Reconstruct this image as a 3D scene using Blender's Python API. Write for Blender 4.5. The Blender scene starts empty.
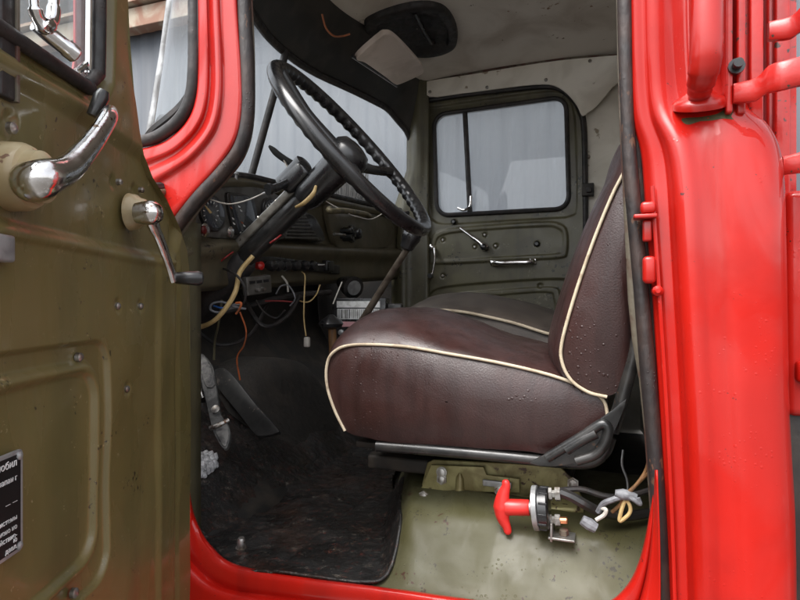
import bpy, bmesh, math, random
import numpy as np
from mathutils import Vector, Matrix, noise
random.seed(4); rs = np.random.RandomState(7)
S = bpy.context.scene
COL = S.collection
# ------------------------------------------------------------------ camera, sky, sun, exposure
# eye height is z = 0, the ground lies 1.6 m below; +Y runs across the cab, -X to the truck's front
YAW = math.radians(20); FP = 560.0
cam = bpy.data.cameras.new('camera'); cam.sensor_width = 36; cam.lens = 36*FP/800
cam.clip_start = 0.02; cam.clip_end = 500
co = bpy.data.objects.new('camera', cam); COL.objects.link(co)
co.location = (0, 0, 0); co.rotation_euler = (math.radians(90), 0, YAW)
S.camera = co
W = bpy.data.worlds.new('World'); S.world = W; W.use_nodes = True
nt = W.node_tree; nt.nodes.clear()
sky = nt.nodes.new('ShaderNodeTexSky'); sky.sky_type = 'NISHITA'; sky.sun_disc = False
sky.sun_elevation = math.radians(60); sky.sun_rotation = math.radians(205)
sky.air_density = 1.0; sky.dust_density = 4.0; sky.ozone_density = 1.0
hs = nt.nodes.new('ShaderNodeHueSaturation'); hs.inputs['Saturation'].default_value = 0.22
bg = nt.nodes.new('ShaderNodeBackground'); bg.inputs['Strength'].default_value = 0.15
wo = nt.nodes.new('ShaderNodeOutputWorld')
nt.links.new(sky.outputs[0], hs.inputs['Color']); nt.links.new(hs.outputs[0], bg.inputs[0]); nt.links.new(bg.outputs[0], wo.inputs[0])
sl = bpy.data.lights.new('sun', 'SUN'); sl.energy = 1.0; sl.angle = math.radians(45); sl.color = (1, 0.97, 0.93)
so = bpy.data.objects.new('sun', sl); COL.objects.link(so)
sdir = Vector((math.sin(math.radians(205))*math.cos(math.radians(60)), math.cos(math.radians(205))*math.cos(math.radians(60)), math.sin(math.radians(60))))
so.rotation_euler = sdir.to_track_quat('Z', 'Y').to_euler()
S.view_settings.view_transform = 'Standard'; S.view_settings.look = 'None'
S.view_settings.exposure = 1.5; S.view_settings.gamma = 1
S.render.engine = 'CYCLES'

# ------------------------------------------------------------------ planes and rays
Fv = Vector((-math.sin(YAW), math.cos(YAW), 0)); Rv = Vector((math.cos(YAW), math.sin(YAW), 0)); Uv = Vector((0, 0, 1))
def ray(x, y): return Fv + Rv*((x-400)/FP) + Uv*((300-y)/FP)
class Plane:
    def __init__(s, o, eu, ev):
        s.o = Vector(o); s.eu = Vector(eu).normalized(); s.ev = Vector(ev).normalized()
        s.n = s.eu.cross(s.ev).normalized()
        if s.n.dot(-s.o) < 0: s.n = -s.n          # normal towards the viewer's side
    def to2(s, x, y, off=0):
        d = ray(x, y); o = s.o + s.n*off
        t = o.dot(s.n)/d.dot(s.n); p = d*t - s.o
        return (p.dot(s.eu), p.dot(s.ev))
    def to3(s, u, v, h=0): return s.o + s.eu*u + s.ev*v + s.n*h
    def at(s, x, y, off=0):
        u, v = s.to2(x, y, off); return s.to3(u, v, off)
def YP(Y): return Plane((0, Y, 0), (1, 0, 0), (0, 0, 1))
def XP(X): return Plane((X, 0, 0), (0, 1, 0), (0, 0, 1))
def P(x, y, Y):
    d = ray(x, y); return d*(Y/d.y)
def PX(x, y, X):
    d = ray(x, y); return d*(X/d.x)
def PZ(x, y, Z):
    d = ray(x, y); return d*(Z/d.z)

# ------------------------------------------------------------------ tags and linking
def tag(o, label, cat, group=None, kind=None):
    o['label'] = label; o['category'] = cat
    if group: o['group'] = group
    if kind: o['kind'] = kind
def link(o, parent=None):
    COL.objects.link(o)
    if parent is not None:
        o.parent = parent; o.matrix_parent_inverse = parent.matrix_world.inverted()
    return o
def empty(name, loc):
    o = bpy.data.objects.new(name, None); o.location = loc; o.empty_display_size = .1
    COL.objects.link(o); bpy.context.view_layer.update(); return o
def mesh(name, V, F, mats, parent=None, smooth=True, mi=None):
    me = bpy.data.meshes.new(name); me.from_pydata([tuple(v) for v in V], [], [tuple(int(i) for i in f) for f in F])
    if not isinstance(mats, (list, tuple)): mats = [mats]
    for m in mats: me.materials.append(m)
    if mi is not None: me.polygons.foreach_set('material_index', mi)
    me.polygons.foreach_set('use_smooth', [smooth]*len(me.polygons)); me.update()
    return link(bpy.data.objects.new(name, me), parent)
class MB:
    """collects shapes into one mesh, with material slots"""
    def __init__(s): s.V = []; s.F = []; s.M = []; s.mats = []
    def add(s, V, F, m):
        if m not in s.mats: s.mats.append(m)
        k = len(s.V); s.V += [tuple(v) for v in V]; s.F += [tuple(i+k for i in f) for f in F]; s.M += [s.mats.index(m)]*len(F)
    def build(s, name, parent=None, smooth=True, auto=40):
        o = mesh(name, s.V, s.F, s.mats, parent, smooth, s.M)
        if auto: sharp(o, auto)
        return o
def sharp(o, deg=40):
    bm = bmesh.new(); bm.from_mesh(o.data); bmesh.ops.recalc_face_normals(bm, faces=bm.faces)
    a = math.radians(deg)
    for e in bm.edges:
        e.smooth = not (len(e.link_faces) == 2 and e.calc_face_angle(0) > a)
    bm.to_mesh(o.data); bm.free()
def crom(pts, n=8, closed=False):
    pts = [Vector(p) for p in pts]; N = len(pts); out = []
    rng = N if closed else N-1
    for i in range(rng):
        if closed: a, b, c, d = pts[(i-1) % N], pts[i], pts[(i+1) % N], pts[(i+2) % N]
        else: a = pts[i-1] if i else pts[0]*2-pts[1]; b = pts[i]; c = pts[i+1]; d = pts[i+2] if i+2 < N else pts[-1]*2-pts[-2]
        for k in range(n):
            t = k/n; out.append(.5*((2*b)+(c-a)*t+(2*a-5*b+4*c-d)*t*t+(3*b-a-3*c+d)*t**3))
    if not closed: out.append(pts[-1])
    return out
def resample(pts, n, closed=False):
    P_ = list(pts)+([pts[0]] if closed else []); L = [0]
    for a, b in zip(P_, P_[1:]): L.append(L[-1]+(b-a).length)
    out = []; j = 0
    for k in range(n):
        t = L[-1]*k/(n if closed else n-1)
        while j < len(L)-2 and L[j+1] < t: j += 1
        f = (t-L[j])/max(1e-9, L[j+1]-L[j]); out.append(P_[j].lerp(P_[j+1], min(1, f)))
    return out
def tube_geo(pts, r, seg=10, flat=1.0, up=None, cap=True):
    """r: number or list; flat squeezes along the second axis"""
    n = len(pts); V = []; F = []
    rr_ = r if isinstance(r, (list, tuple)) else [r]*n
    T = [(pts[min(i+1, n-1)]-pts[max(i-1, 0)]).normalized() for i in range(n)]
    a = Vector(up) if up else (Vector((0, 0, 1)) if abs(T[0].z) < .9 else Vector((1, 0, 0)))
    A = (a-T[0]*a.dot(T[0])).normalized()
    for i in range(n):
        A = (A-T[i]*A.dot(T[i])).normalized(); B = T[i].cross(A)
        for k in range(seg):
            q = 2*math.pi*k/seg; V.append(pts[i]+A*(math.cos(q)*rr_[i])+B*(math.sin(q)*rr_[i]*flat))
    for i in range(n-1):
        for k in range(seg):
            F.append((i*seg+k, i*seg+(k+1) % seg, (i+1)*seg+(k+1) % seg, (i+1)*seg+k))
    if cap: F.append(tuple(range(seg))[::-1]); F.append(tuple((n-1)*seg+k for k in range(seg)))
    return V, F
def tube(name, pts, r, m, parent=None, n=8, seg=10, flat=1.0, up=None):
    pp = crom(pts, n) if n > 1 and len(pts) > 2 else [Vector(p) for p in pts]
    if isinstance(r, (list, tuple)) and len(r) != len(pp):
        r = [float(np.interp(i/(len(pp)-1), np.linspace(0, 1, len(r)), r)) for i in range(len(pp))]
    V, F = tube_geo(pp, r, seg, flat, up); b = MB(); b.add(V, F, m); return b.build(name, parent)
def lathe_geo(prof, o, ax, seg=28):
    """prof: (distance along the axis, radius)"""
    o = Vector(o); ax = Vector(ax).normalized()
    a = Vector((0, 0, 1)) if abs(ax.z) < .9 else Vector((1, 0, 0)); A = (a-ax*a.dot(ax)).normalized(); B = ax.cross(A)
    V = []; F = []
    for (h, r) in prof:
        for k in range(seg):
            q = 2*math.pi*k/seg; V.append(o+ax*h+A*(math.cos(q)*r)+B*(math.sin(q)*r))
    for i in range(len(prof)-1):
        for k in range(seg): F.append((i*seg+k, i*seg+(k+1) % seg, (i+1)*seg+(k+1) % seg, (i+1)*seg+k))
    F.append(tuple(range(seg))[::-1]); F.append(tuple((len(prof)-1)*seg+k for k in range(seg)))
    return V, F
def lathe(name, prof, o, ax, m, parent=None, seg=28):
    b = MB(); b.add(*lathe_geo(prof, o, ax, seg), m); return b.build(name, parent, auto=35)
def box_geo(c, sx, sy, sz, ex=(1, 0, 0), ey=(0, 1, 0), ez=(0, 0, 1), bev=0.0):
    bm = bmesh.new(); bmesh.ops.create_cube(bm, size=1)
    for v in bm.verts: v.co = Vector((v.co.x*sx, v.co.y*sy, v.co.z*sz))
    if bev: bmesh.ops.bevel(bm, geom=list(bm.edges), offset=bev, segments=3, profile=.5, affect='EDGES')
    ex, ey, ez = Vector(ex), Vector(ey), Vector(ez); c = Vector(c)
    bm.verts.ensure_lookup_table(); bm.verts.index_update()
    V = [c+ex*v.co.x+ey*v.co.y+ez*v.co.z for v in bm.verts]; F = [tuple(v.index for v in f.verts) for f in bm.faces]
    bm.free(); return V, F
def loft(name, rows, mats, parent=None, closed=False, thick=0, sub=0):
    n = len(rows[0]); V = [p for r in rows for p in r]; F = []
    for i in range(len(rows)-1):
        for k in range(n if closed else n-1): F.append((i*n+k, i*n+(k+1) % n, (i+1)*n+(k+1) % n, (i+1)*n+k))
    o = mesh(name, V, F, mats, parent); sharp(o, 60)
    if thick:
        md = o.modifiers.new('s', 'SOLIDIFY'); md.thickness = thick; md.offset = 0
    return o
def extr(poly, fr, h0, h1, bev=0.0, b2=None):
    """closed 2-D outline in plane fr raised from h0 to h1 with a bevelled front edge"""
    n = len(poly); c = sum((Vector(p) for p in poly), Vector((0, 0)))/n
    def ins(d):
        out = []
        for i in range(n):
            a, b_, c_ = Vector(poly[i-1]), Vector(poly[i]), Vector(poly[(i+1) % n])
            t = (c_-a).normalized(); nn = Vector((-t.y, t.x))
            out.append(b_+nn*d)
        return out
    area = sum(poly[i-1][0]*poly[i][1]-poly[i][0]*poly[i-1][1] for i in range(n))
    sg = 1 if area > 0 else -1
    rows = [([Vector(p) for p in poly], h0)]
    if bev:
        for q in (0, 30, 60, 90):
            a = math.radians(q); rows.append((ins(sg*bev*(1-math.cos(a))), h1-bev+bev*math.sin(a)))
    else: rows.append(([Vector(p) for p in poly], h1))
    V = [fr.to3(p.x, p.y, h) for r, h in rows for p in r]; F = []
    for i in range(len(rows)-1):
        for k in range(n): F.append((i*n+k, i*n+(k+1) % n, (i+1)*n+(k+1) % n, (i+1)*n+k))
    F.append(tuple(range(n))[::-1]); F.append(tuple((len(rows)-1)*n+k for k in range(n)))
    return V, F
def c2(pts, n=6): return [(p.x, p.y) for p in crom([Vector((a, b, 0)) for a, b in pts], n, True)]
def pxpoly(fr, pts, smooth=6):
    q = [fr.to2(x, y) for x, y in pts]
    return c2(q, smooth) if smooth > 1 else q
def rrect(cx, cy, hx, hy, r, n=6):
    out = []
    for (sx, sy, a0) in ((1, 1, 0), (-1, 1, 90), (-1, -1, 180), (1, -1, 270)):
        for k in range(n+1):
            a = math.radians(a0+90*k/n); out.append((cx+sx*(hx-r)+r*math.cos(a), cy+sy*(hy-r)+r*math.sin(a)))
    return out

# ------------------------------------------------------------------ pressed sheets: a fine grid with embossed features
def psdf(U, V, poly):
    poly = np.array(poly); n = len(poly); d = np.full(U.shape, 1e9); ins = np.zeros(U.shape, bool)
    for i in range(n):
        ax, ay = poly[i-1]; bx, by = poly[i]; ex, ey = bx-ax, by-ay; L = ex*ex+ey*ey
        if L < 1e-14: continue
        t = np.clip(((U-ax)*ex+(V-ay)*ey)/L, 0, 1)
        d = np.minimum(d, (U-ax-ex*t)**2+(V-ay-ey*t)**2)
        c = (ay > V) != (by > V)
        with np.errstate(divide='ignore', invalid='ignore'): xx = ax+(V-ay)*ex/(ey if ey else 1e-12)
        ins ^= c & (U < xx)
    d = np.sqrt(d); return np.where(ins, -d, d)
def sstep(x): x = np.clip(x, 0, 1); return x*x*(3-2*x)
def pressed(name, fr, outline, holes, feats, step, m, parent, thick=.004, extra=None, curve=None):
    """outline, holes: polygons (u, v); feats: (polygon | ('c', u, v, r), height, ramp width)"""
    o = np.array(outline); u0, v0 = o.min(0)-step; u1, v1 = o.max(0)+step
    nu = int((u1-u0)/step)+2; nv = int((v1-v0)/step)+2
    U, V = np.meshgrid(u0+np.arange(nu)*step, v0+np.arange(nv)*step, indexing='ij')
    def sd(U, V):
        s = psdf(U, V, outline)
        for h in holes: s = np.maximum(s, -psdf(U, V, h))
        return s
    s = sd(U, V); inside = s < 0
    cell = inside[:-1, :-1] | inside[1:, :-1] | inside[:-1, 1:] | inside[1:, 1:]
    need = np.zeros(U.shape, bool)
    need[:-1, :-1] |= cell; need[1:, :-1] |= cell; need[:-1, 1:] |= cell; need[1:, 1:] |= cell
    e = step*.05
    for it in range(2):
        mv = need & (s > 0)
        gx = (sd(U[mv]+e, V[mv])-sd(U[mv]-e, V[mv]))/(2*e); gy = (sd(U[mv], V[mv]+e)-sd(U[mv], V[mv]-e))/(2*e)
        U[mv] -= s[mv]*gx; V[mv] -= s[mv]*gy; s[mv] = sd(U[mv], V[mv])
    H = np.zeros(U.shape)
    for f, h, w in feats:
        q = (np.hypot(U-f[1], V-f[2])-f[3]) if f[0] == 'c' else psdf(U, V, f)
        H += h*sstep(.5-q/w)
    if extra is not None: H += extra(U, V)
    idx = -np.ones(U.shape, int); idx[need] = np.arange(need.sum())
    uu, vv, hh = U[need], V[need], H[need]
    if curve is not None: pts = curve(uu, vv, hh)
    else:
        O = np.array(fr.o); eu = np.array(fr.eu); ev = np.array(fr.ev); nn = np.array(fr.n)
        pts = O+uu[:, None]*eu+vv[:, None]*ev+hh[:, None]*nn
    I, J = np.nonzero(cell)
    F = np.stack([idx[I, J], idx[I+1, J], idx[I+1, J+1], idx[I, J+1]], 1)
    me = bpy.data.meshes.new(name); me.vertices.add(len(pts)); me.vertices.foreach_set('co', pts.astype('f').ravel())
    me.loops.add(F.size); me.loops.foreach_set('vertex_index', F.astype('i').ravel())
    me.polygons.add(len(F)); me.polygons.foreach_set('loop_start', (np.arange(len(F))*4).astype('i')); me.update(calc_edges=True)
    me.polygons.foreach_set('use_smooth', [True]*len(F)); me.materials.append(m); me.validate()
    ob = link(bpy.data.objects.new(name, me), parent)
    bm = bmesh.new(); bm.from_mesh(me); bmesh.ops.remove_doubles(bm, verts=bm.verts, dist=step*.02)
    bmesh.ops.recalc_face_normals(bm, faces=bm.faces)
    # all faces look towards the viewer's side of the plane
    bm.faces.ensure_lookup_table()
    sgn = sum(f.normal.dot(fr.n) for f in bm.faces)
    if sgn < 0: bmesh.ops.reverse_faces(bm, faces=bm.faces)
    bm.to_mesh(me); bm.free()
    if thick:
        md = ob.modifiers.new('s', 'SOLIDIFY'); md.thickness = thick; md.offset = -1
    return ob

# ------------------------------------------------------------------ materials
def mat(name, base, rough=.5, metal=0., c2_=None, nscale=8., lo=.4, hi=.65, rvar=.0, bump=0., bscale=60., coat=0., croughness=.08,
        spots=None, sscale=30., sth=.1, drops=0., dscale=140., streak=None, spec=.5, det=6., aniso=(1, 1, 1), drough=None, cvar=None):
    m = bpy.data.materials.new(name); m.use_nodes = True; t = m.node_tree; N = t.nodes; L = t.links
    b = N['Principled BSDF']; tc = N.new('ShaderNodeTexCoord'); mp = N.new('ShaderNodeMapping'); mp.inputs['Scale'].default_value = aniso
    L.new(tc.outputs['Object'], mp.inputs['Vector']); vec = mp.outputs[0]
    b.inputs['Metallic'].default_value = metal; b.inputs['Roughness'].default_value = rough
    b.inputs['Specular IOR Level'].default_value = spec
    b.inputs['Coat Weight'].default_value = coat; b.inputs['Coat Roughness'].default_value = croughness
    def col(c): return (c[0], c[1], c[2], 1)
    b.inputs['Base Color'].default_value = col(base); cur = None
    def noise_(scale, v=vec, d=det, dist=.0):
        n = N.new('ShaderNodeTexNoise'); n.inputs['Scale'].default_value = scale; n.inputs['Detail'].default_value = d
        n.inputs['Distortion'].default_value = dist; L.new(v, n.inputs['Vector']); return n
    def mr(src, a, b_, c=0., d=1.):
        q = N.new('ShaderNodeMapRange'); q.interpolation_type = 'SMOOTHSTEP'
        q.inputs[1].default_value = a; q.inputs[2].default_value = b_; q.inputs[3].default_value = c; q.inputs[4].default_value = d
        L.new(src, q.inputs[0]); return q.outputs[0]
    def mix(fac, a, bcol):
        x = N.new('ShaderNodeMix'); x.data_type = 'RGBA'; L.new(fac, x.inputs[0])
        if hasattr(a, 'node'): L.new(a, x.inputs[6])
        else: x.inputs[6].default_value = col(a)
        x.inputs[7].default_value = col(bcol); return x.outputs[2]
    cur = base
    if c2_ is not None:
        n = noise_(nscale, dist=.6); f = mr(n.outputs[0], lo, hi); cur = mix(f, cur, c2_)
    if streak is not None:                       # runs of dirt down a surface: (colour, scale, lo, hi)
        m2 = N.new('ShaderNodeMapping'); m2.inputs['Scale'].default_value = (1, 1, .06); L.new(tc.outputs['Object'], m2.inputs[0])
        n = noise_(streak[1], m2.outputs[0]); f = mr(n.outputs[0], streak[2], streak[3], 0, .8); cur = mix(f, cur, streak[0])
    if spots is not None:
        sp = spots if isinstance(spots[0], (list, tuple)) else [spots]
        for k, c in enumerate(sp):
            n = noise_(sscale*(1+.7*k), d=8., dist=.3); n2 = noise_(sscale*.13*(1+k))
            mu = N.new('ShaderNodeMath'); mu.operation = 'MULTIPLY'; L.new(n.outputs[0], mu.inputs[0]); L.new(n2.outputs[0], mu.inputs[1])
            f = mr(mu.outputs[0], .36-sth, .40-sth); cur = mix(f, cur, c)
    if hasattr(cur, 'node'): L.new(cur, b.inputs['Base Color'])
    if cvar:
        m3 = N.new('ShaderNodeMapping'); m3.inputs['Scale'].default_value = (1, 1, .35); L.new(tc.outputs['Object'], m3.inputs[0])
        n = noise_(cvar[0], m3.outputs[0], 7., 1.2); L.new(mr(n.outputs[0], .47, .56, cvar[1], cvar[2]), b.inputs['Coat Roughness'])
        n = noise_(cvar[0]*.6, m3.outputs[0], 8., 1.5); L.new(mr(n.outputs[0], .42, .50, coat*.35, coat), b.inputs['Coat Weight'])
    if rvar:
        n = noise_(nscale*1.7, dist=.8); f = mr(n.outputs[0], .3, .7, max(0.02, rough-rvar), min(1, rough+rvar)); L.new(f, b.inputs['Roughness'])
    hgt = None
    if bump:
        n = noise_(bscale, d=5.); bp = N.new('ShaderNodeBump'); bp.inputs['Strength'].default_value = bump; bp.inputs['Distance'].default_value = .004
        L.new(n.outputs[0], bp.inputs['Height']); hgt = bp
    if drops:                                    # standing raindrops
        vo = N.new('ShaderNodeTexVoronoi'); vo.inputs['Scale'].default_value = dscale; L.new(tc.outputs['Object'], vo.inputs['Vector'])
        nm = noise_(14., tc.outputs['Object']); sep = N.new('ShaderNodeSeparateColor'); L.new(vo.outputs['Color'], sep.inputs[0])
        mm = N.new('ShaderNodeMath'); mm.operation = 'MULTIPLY'; L.new(sep.outputs[0], mm.inputs[0]); L.new(mr(nm.outputs[0], .45, .65), mm.inputs[1])
        # radius per cell
        ra = N.new('ShaderNodeMath'); ra.operation = 'MULTIPLY'; L.new(mm.outputs[0], ra.inputs[0]); ra.inputs[1].default_value = .42
        su = N.new('ShaderNodeMath'); su.operation = 'SUBTRACT'; L.new(ra.outputs[0], su.inputs[0]); L.new(vo.outputs['Distance'], su.inputs[1])
        h = mr(su.outputs[0], 0., .2)
        bp = N.new('ShaderNodeBump'); bp.inputs['Strength'].default_value = drops; bp.inputs['Distance'].default_value = .003
        L.new(h, bp.inputs['Height'])
        if hgt: L.new(hgt.outputs[0], bp.inputs['Normal'])
        hgt = bp
    if hgt:
        L.new(hgt.outputs[0], b.inputs['Normal'])
        if coat and drops: L.new(hgt.outputs[0], b.inputs['Coat Normal'])
    return m
def glassmat(name, tint=(.93, .96, .97), fog=.06, fogc=(.75, .78, .8), streaky=True):
    m = bpy.data.materials.new(name); m.use_nodes = True; t = m.node_tree; N = t.nodes; L = t.links
    for n in list(N):
        if n.type != 'OUTPUT_MATERIAL': N.remove(n)
    out = [n for n in N if n.type == 'OUTPUT_MATERIAL'][0]
    tr = N.new('ShaderNodeBsdfTransparent'); tr.inputs[0].default_value = (*tint, 1)
    gl = N.new('ShaderNodeBsdfGlossy'); gl.inputs['Roughness'].default_value = .02
    df = N.new('ShaderNodeBsdfTranslucent'); df.inputs[0].default_value = (*fogc, 1)
    d2 = N.new('ShaderNodeBsdfDiffuse'); d2.inputs[0].default_value = (*fogc, 1); ad = N.new('ShaderNodeMixShader'); L.new(df.outputs[0], ad.inputs[1]); L.new(d2.outputs[0], ad.inputs[2])
    fr = N.new('ShaderNodeFresnel'); ge = N.new('ShaderNodeNewGeometry'); io = N.new('ShaderNodeMapRange')
    io.inputs[3].default_value = 1.45; io.inputs[4].default_value = 1/1.45; L.new(ge.outputs['Backfacing'], io.inputs[0]); L.new(io.outputs[0], fr.inputs[0])
    tc = N.new('ShaderNodeTexCoord'); mp = N.new('ShaderNodeMapping'); mp.inputs['Scale'].default_value = (1, 1, .08); L.new(tc.outputs['Object'], mp.inputs[0])
    n = N.new('ShaderNodeTexNoise'); n.inputs['Scale'].default_value = 45; n.inputs['Detail'].default_value = 6; L.new(mp.outputs[0], n.inputs['Vector'])
    q = N.new('ShaderNodeMapRange'); q.inputs[1].default_value = .35; q.inputs[2].default_value = .7; q.inputs[3].default_value = fog*.92; q.inputs[4].default_value = fog*1.12
    L.new(n.outputs[0], q.inputs[0])
    m1 = N.new('ShaderNodeMixShader'); L.new(q.outputs[0], m1.inputs[0]); L.new(tr.outputs[0], m1.inputs[1]); L.new(ad.outputs[0], m1.inputs[2])
    m2 = N.new('ShaderNodeMixShader'); L.new(fr.outputs[0], m2.inputs[0]); L.new(m1.outputs[0], m2.inputs[1]); L.new(gl.outputs[0], m2.inputs[2])
    L.new(m2.outputs[0], out.inputs[0]); return m
M = {}
M['red'] = mat('red_paint', (.47, .009, .004), .5, spec=.2, coat=.95, croughness=.05, c2_=(.40, .008, .004), nscale=5, rvar=.08, drops=.15, dscale=170, spots=(.05, .012, .01), sscale=210, sth=-.075, bump=.16, bscale=11, cvar=(7, .03, .22), streak=((.33, .007, .004), 18, .5, .75))
M['redworn'] = mat('worn_red_paint', (.52, .011, .006), .42, coat=.55, croughness=.15, c2_=(.40, .009, .006), nscale=14, spots=[(.05, .02, .015), (.05, .04, .025)], sscale=80, sth=-.005, bump=.15, bscale=90)
M['olive'] = mat('olive_door_paint', (.150, .124, .044), .42, coat=.75, croughness=.16, c2_=(.175, .132, .047), nscale=4, lo=.35, hi=.7, rvar=.08, bump=.10, bscale=16, cvar=(8, .10, .4),
                 spots=[(.03, .022, .012), (.3, .25, .13)], sscale=150, sth=-.035, streak=((.10, .088, .034), 14, .45, .75), drops=.12, dscale=160)
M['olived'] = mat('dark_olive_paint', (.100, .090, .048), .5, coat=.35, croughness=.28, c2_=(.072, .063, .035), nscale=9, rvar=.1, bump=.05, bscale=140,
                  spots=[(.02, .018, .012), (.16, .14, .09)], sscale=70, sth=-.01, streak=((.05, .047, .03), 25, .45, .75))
M['dashp'] = mat('brown_olive_dash_paint', (.115, .096, .058), .45, coat=.35, croughness=.3, c2_=(.08, .068, .042), nscale=8, rvar=.1, bump=.06, bscale=100, spots=[(.03, .022, .015)], sscale=90, sth=-.01)
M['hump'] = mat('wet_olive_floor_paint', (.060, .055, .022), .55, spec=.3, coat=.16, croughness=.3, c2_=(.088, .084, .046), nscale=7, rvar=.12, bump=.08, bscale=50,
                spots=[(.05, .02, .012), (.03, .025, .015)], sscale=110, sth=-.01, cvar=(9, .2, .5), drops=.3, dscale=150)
M['zinc'] = mat('yellow_passivated_steel', (.30, .27, .12), .45, metal=.35, c2_=(.16, .13, .05), nscale=22, bump=.1, bscale=120, spots=(.06, .035, .02), sscale=60, sth=.03)
M['dark'] = mat('black_enamel', (.012, .012, .012), .38, coat=.3, c2_=(.03, .027, .025), nscale=18, rvar=.12, bump=.08, bscale=100, spots=(.07, .04, .025), sscale=160, sth=-.02)
M['bakelite'] = mat('black_bakelite', (.011, .011, .012), .3, coat=.4, croughness=.2, c2_=(.022, .022, .023), nscale=12, rvar=.08)
M['rubber'] = mat('black_rubber', (.018, .017, .017), .55, c2_=(.035, .028, .026), nscale=25, rvar=.15, bump=.2, bscale=90, drops=.3, dscale=190)
M['seal'] = mat('perished_door_seal', (.020, .016, .016), .5, c2_=(.045, .028, .023), nscale=22, bump=.6, bscale=70, drops=.6, dscale=220, aniso=(1, 1, .5), spots=(.10, .05, .03), sscale=110, sth=-.01)
M['rust'] = mat('rusty_flange', (.09, .04, .028), .6, c2_=(.13, .11, .08), nscale=16, lo=.42, hi=.55, bump=.3, bscale=80, spots=(.05, .02, .012), sscale=50, sth=.03)
M['leather'] = mat('brown_vinyl', (.041, .0165, .0145), .42, coat=.3, croughness=.28, c2_=(.031, .013, .0115), nscale=9, rvar=.12, bump=.16, bscale=380, cvar=(10, .18, .5), drops=.45, dscale=150, streak=((.026, .010, .009), 40, .48, .65))
M['leatherd'] = mat('dusty_brown_vinyl', (.085, .068, .055), .55, c2_=(.06, .048, .04), nscale=9, bump=.12, bscale=300)
M['piping'] = mat('cream_piping', (.56, .47, .34), .5, c2_=(.36, .28, .19), nscale=30, lo=.45, hi=.7)
M['mat'] = mat('wet_black_floor_mat', (.010, .0095, .009), .42, c2_=(.022, .014, .011), nscale=6, lo=.45, hi=.7, rvar=.2, bump=1., bscale=65, spots=[(.05, .028, .02), (.1, .09, .075), (.10, .025, .018)], sscale=210, sth=.012, spec=.5)
M['black'] = mat('grimy_black_metal', (.014, .013, .012), .6, c2_=(.035, .028, .022), nscale=12, bump=.2, bscale=70)
M['felt'] = mat('dark_insulation', (.013, .011, .009), .8, c2_=(.024, .019, .015), nscale=14, bump=1., bscale=50)
M['liner'] = mat('stained_headliner', (.66, .61, .55), .7, c2_=(.44, .38, .32), nscale=5, lo=.38, hi=.75, bump=.1, bscale=60, spots=[(.25, .16, .1), (.12, .08, .05)], sscale=40, sth=-.045)
M['board'] = mat('pale_trim_board', (.80, .76, .68), .6, c2_=(.66, .62, .54), nscale=7, spots=[(.34, .28, .2)], sscale=24, sth=-.03, bump=.1, bscale=60)
M['visor'] = mat('cream_visor', (.62, .53, .47), .6, c2_=(.5, .42, .36), nscale=9, bump=.15, bscale=250)
M['chrome'] = mat('worn_chrome', (.78, .77, .76), .14, metal=1., c2_=(.6, .55, .52), nscale=40, lo=.5, hi=.75, rvar=.1, bump=.08, bscale=140, spots=(.2, .12, .07), sscale=90, sth=-.02)
M['steel'] = mat('dull_steel', (.42, .41, .39), .38, metal=.85, c2_=(.22, .19, .16), nscale=60, bump=.15, bscale=160, spots=(.12, .06, .03), sscale=120, sth=.01)
M['alu'] = mat('grey_alloy', (.42, .43, .43), .42, metal=.5, c2_=(.3, .3, .3), nscale=50, bump=.1)
M['cream'] = mat('cream_plastic', (.50, .42, .26), .4, coat=.3, c2_=(.36, .27, .14), nscale=12, spots=(.16, .08, .04), sscale=120, sth=-.01)
M['redplastic'] = mat('red_plastic', (.72, .03, .025), .38, coat=.3, c2_=(.6, .025, .02), nscale=30, bump=.05, bscale=150)
M['cable_y'] = mat('yellowed_cable', (.55, .40, .18), .5, c2_=(.42, .29, .12), nscale=40)
M['cable_g'] = mat('grey_tape', (.2, .205, .22), .5, c2_=(.12, .12, .13), nscale=60, bump=.4, bscale=150)
M['cable_w'] = mat('whitish_wire', (.5, .47, .42), .5)
M['orange'] = mat('orange_wire', (.42, .10, .025), .5, c2_=(.15, .05, .02), nscale=30)
M['redwire'] = mat('dull_red_wire', (.25, .02, .02), .5)
M['copper'] = mat('copper', (.75, .32, .16), .3, metal=.9)
M['blue'] = mat('blue_wire', (.03, .12, .4), .5)
M['white'] = mat('white_print', (.85, .85, .84), .5, c2_=(.6, .6, .58), nscale=60)
M['pink'] = mat('pink_label', (.62, .32, .34), .5)
M['dial'] = mat('dial_face', (.03, .036, .045), .25, coat=1., croughness=.05, c2_=(.05, .055, .065), nscale=20)
M['bezel'] = mat('grey_bezel', (.12, .115, .105), .4, metal=.2, c2_=(.07, .065, .055), nscale=30)
M['plate'] = mat('black_data_plate', (.014, .014, .015), .4, metal=.2)
M['snow'] = mat('dirty_snow', (.62, .62, .64), .7, c2_=(.3, .3, .31), nscale=45, bump=.8, bscale=90)
M['wood'] = mat('scuffed_wood', (.2, .1, .04), .6, c2_=(.1, .05, .02), nscale=20, aniso=(4, 1, 1))
M['wall'] = mat('blue_grey_sheet_wall', (.085, .096, .112), .6, c2_=(.076, .086, .101), nscale=1.5, streak=((.070, .079, .092), 3.5, .45, .7))
M['beam'] = mat('rusty_beam', (.30, .17, .12), .8, c2_=(.42, .36, .28), nscale=3, lo=.4, hi=.6, bump=.3, bscale=20)
M['ground'] = mat('wet_gravel', (.06, .056, .05), .5, c2_=(.10, .09, .08), nscale=2.5, bump=.6, bscale=25, spots=(.4, .4, .4), sscale=6, sth=.0)
M['brick'] = mat('brown_wall', (.25, .16, .11), .8, c2_=(.34, .26, .2), nscale=1.2, bump=.2, bscale=10)
M['glass'] = glassmat('windscreen_glass', fog=.10)
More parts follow.
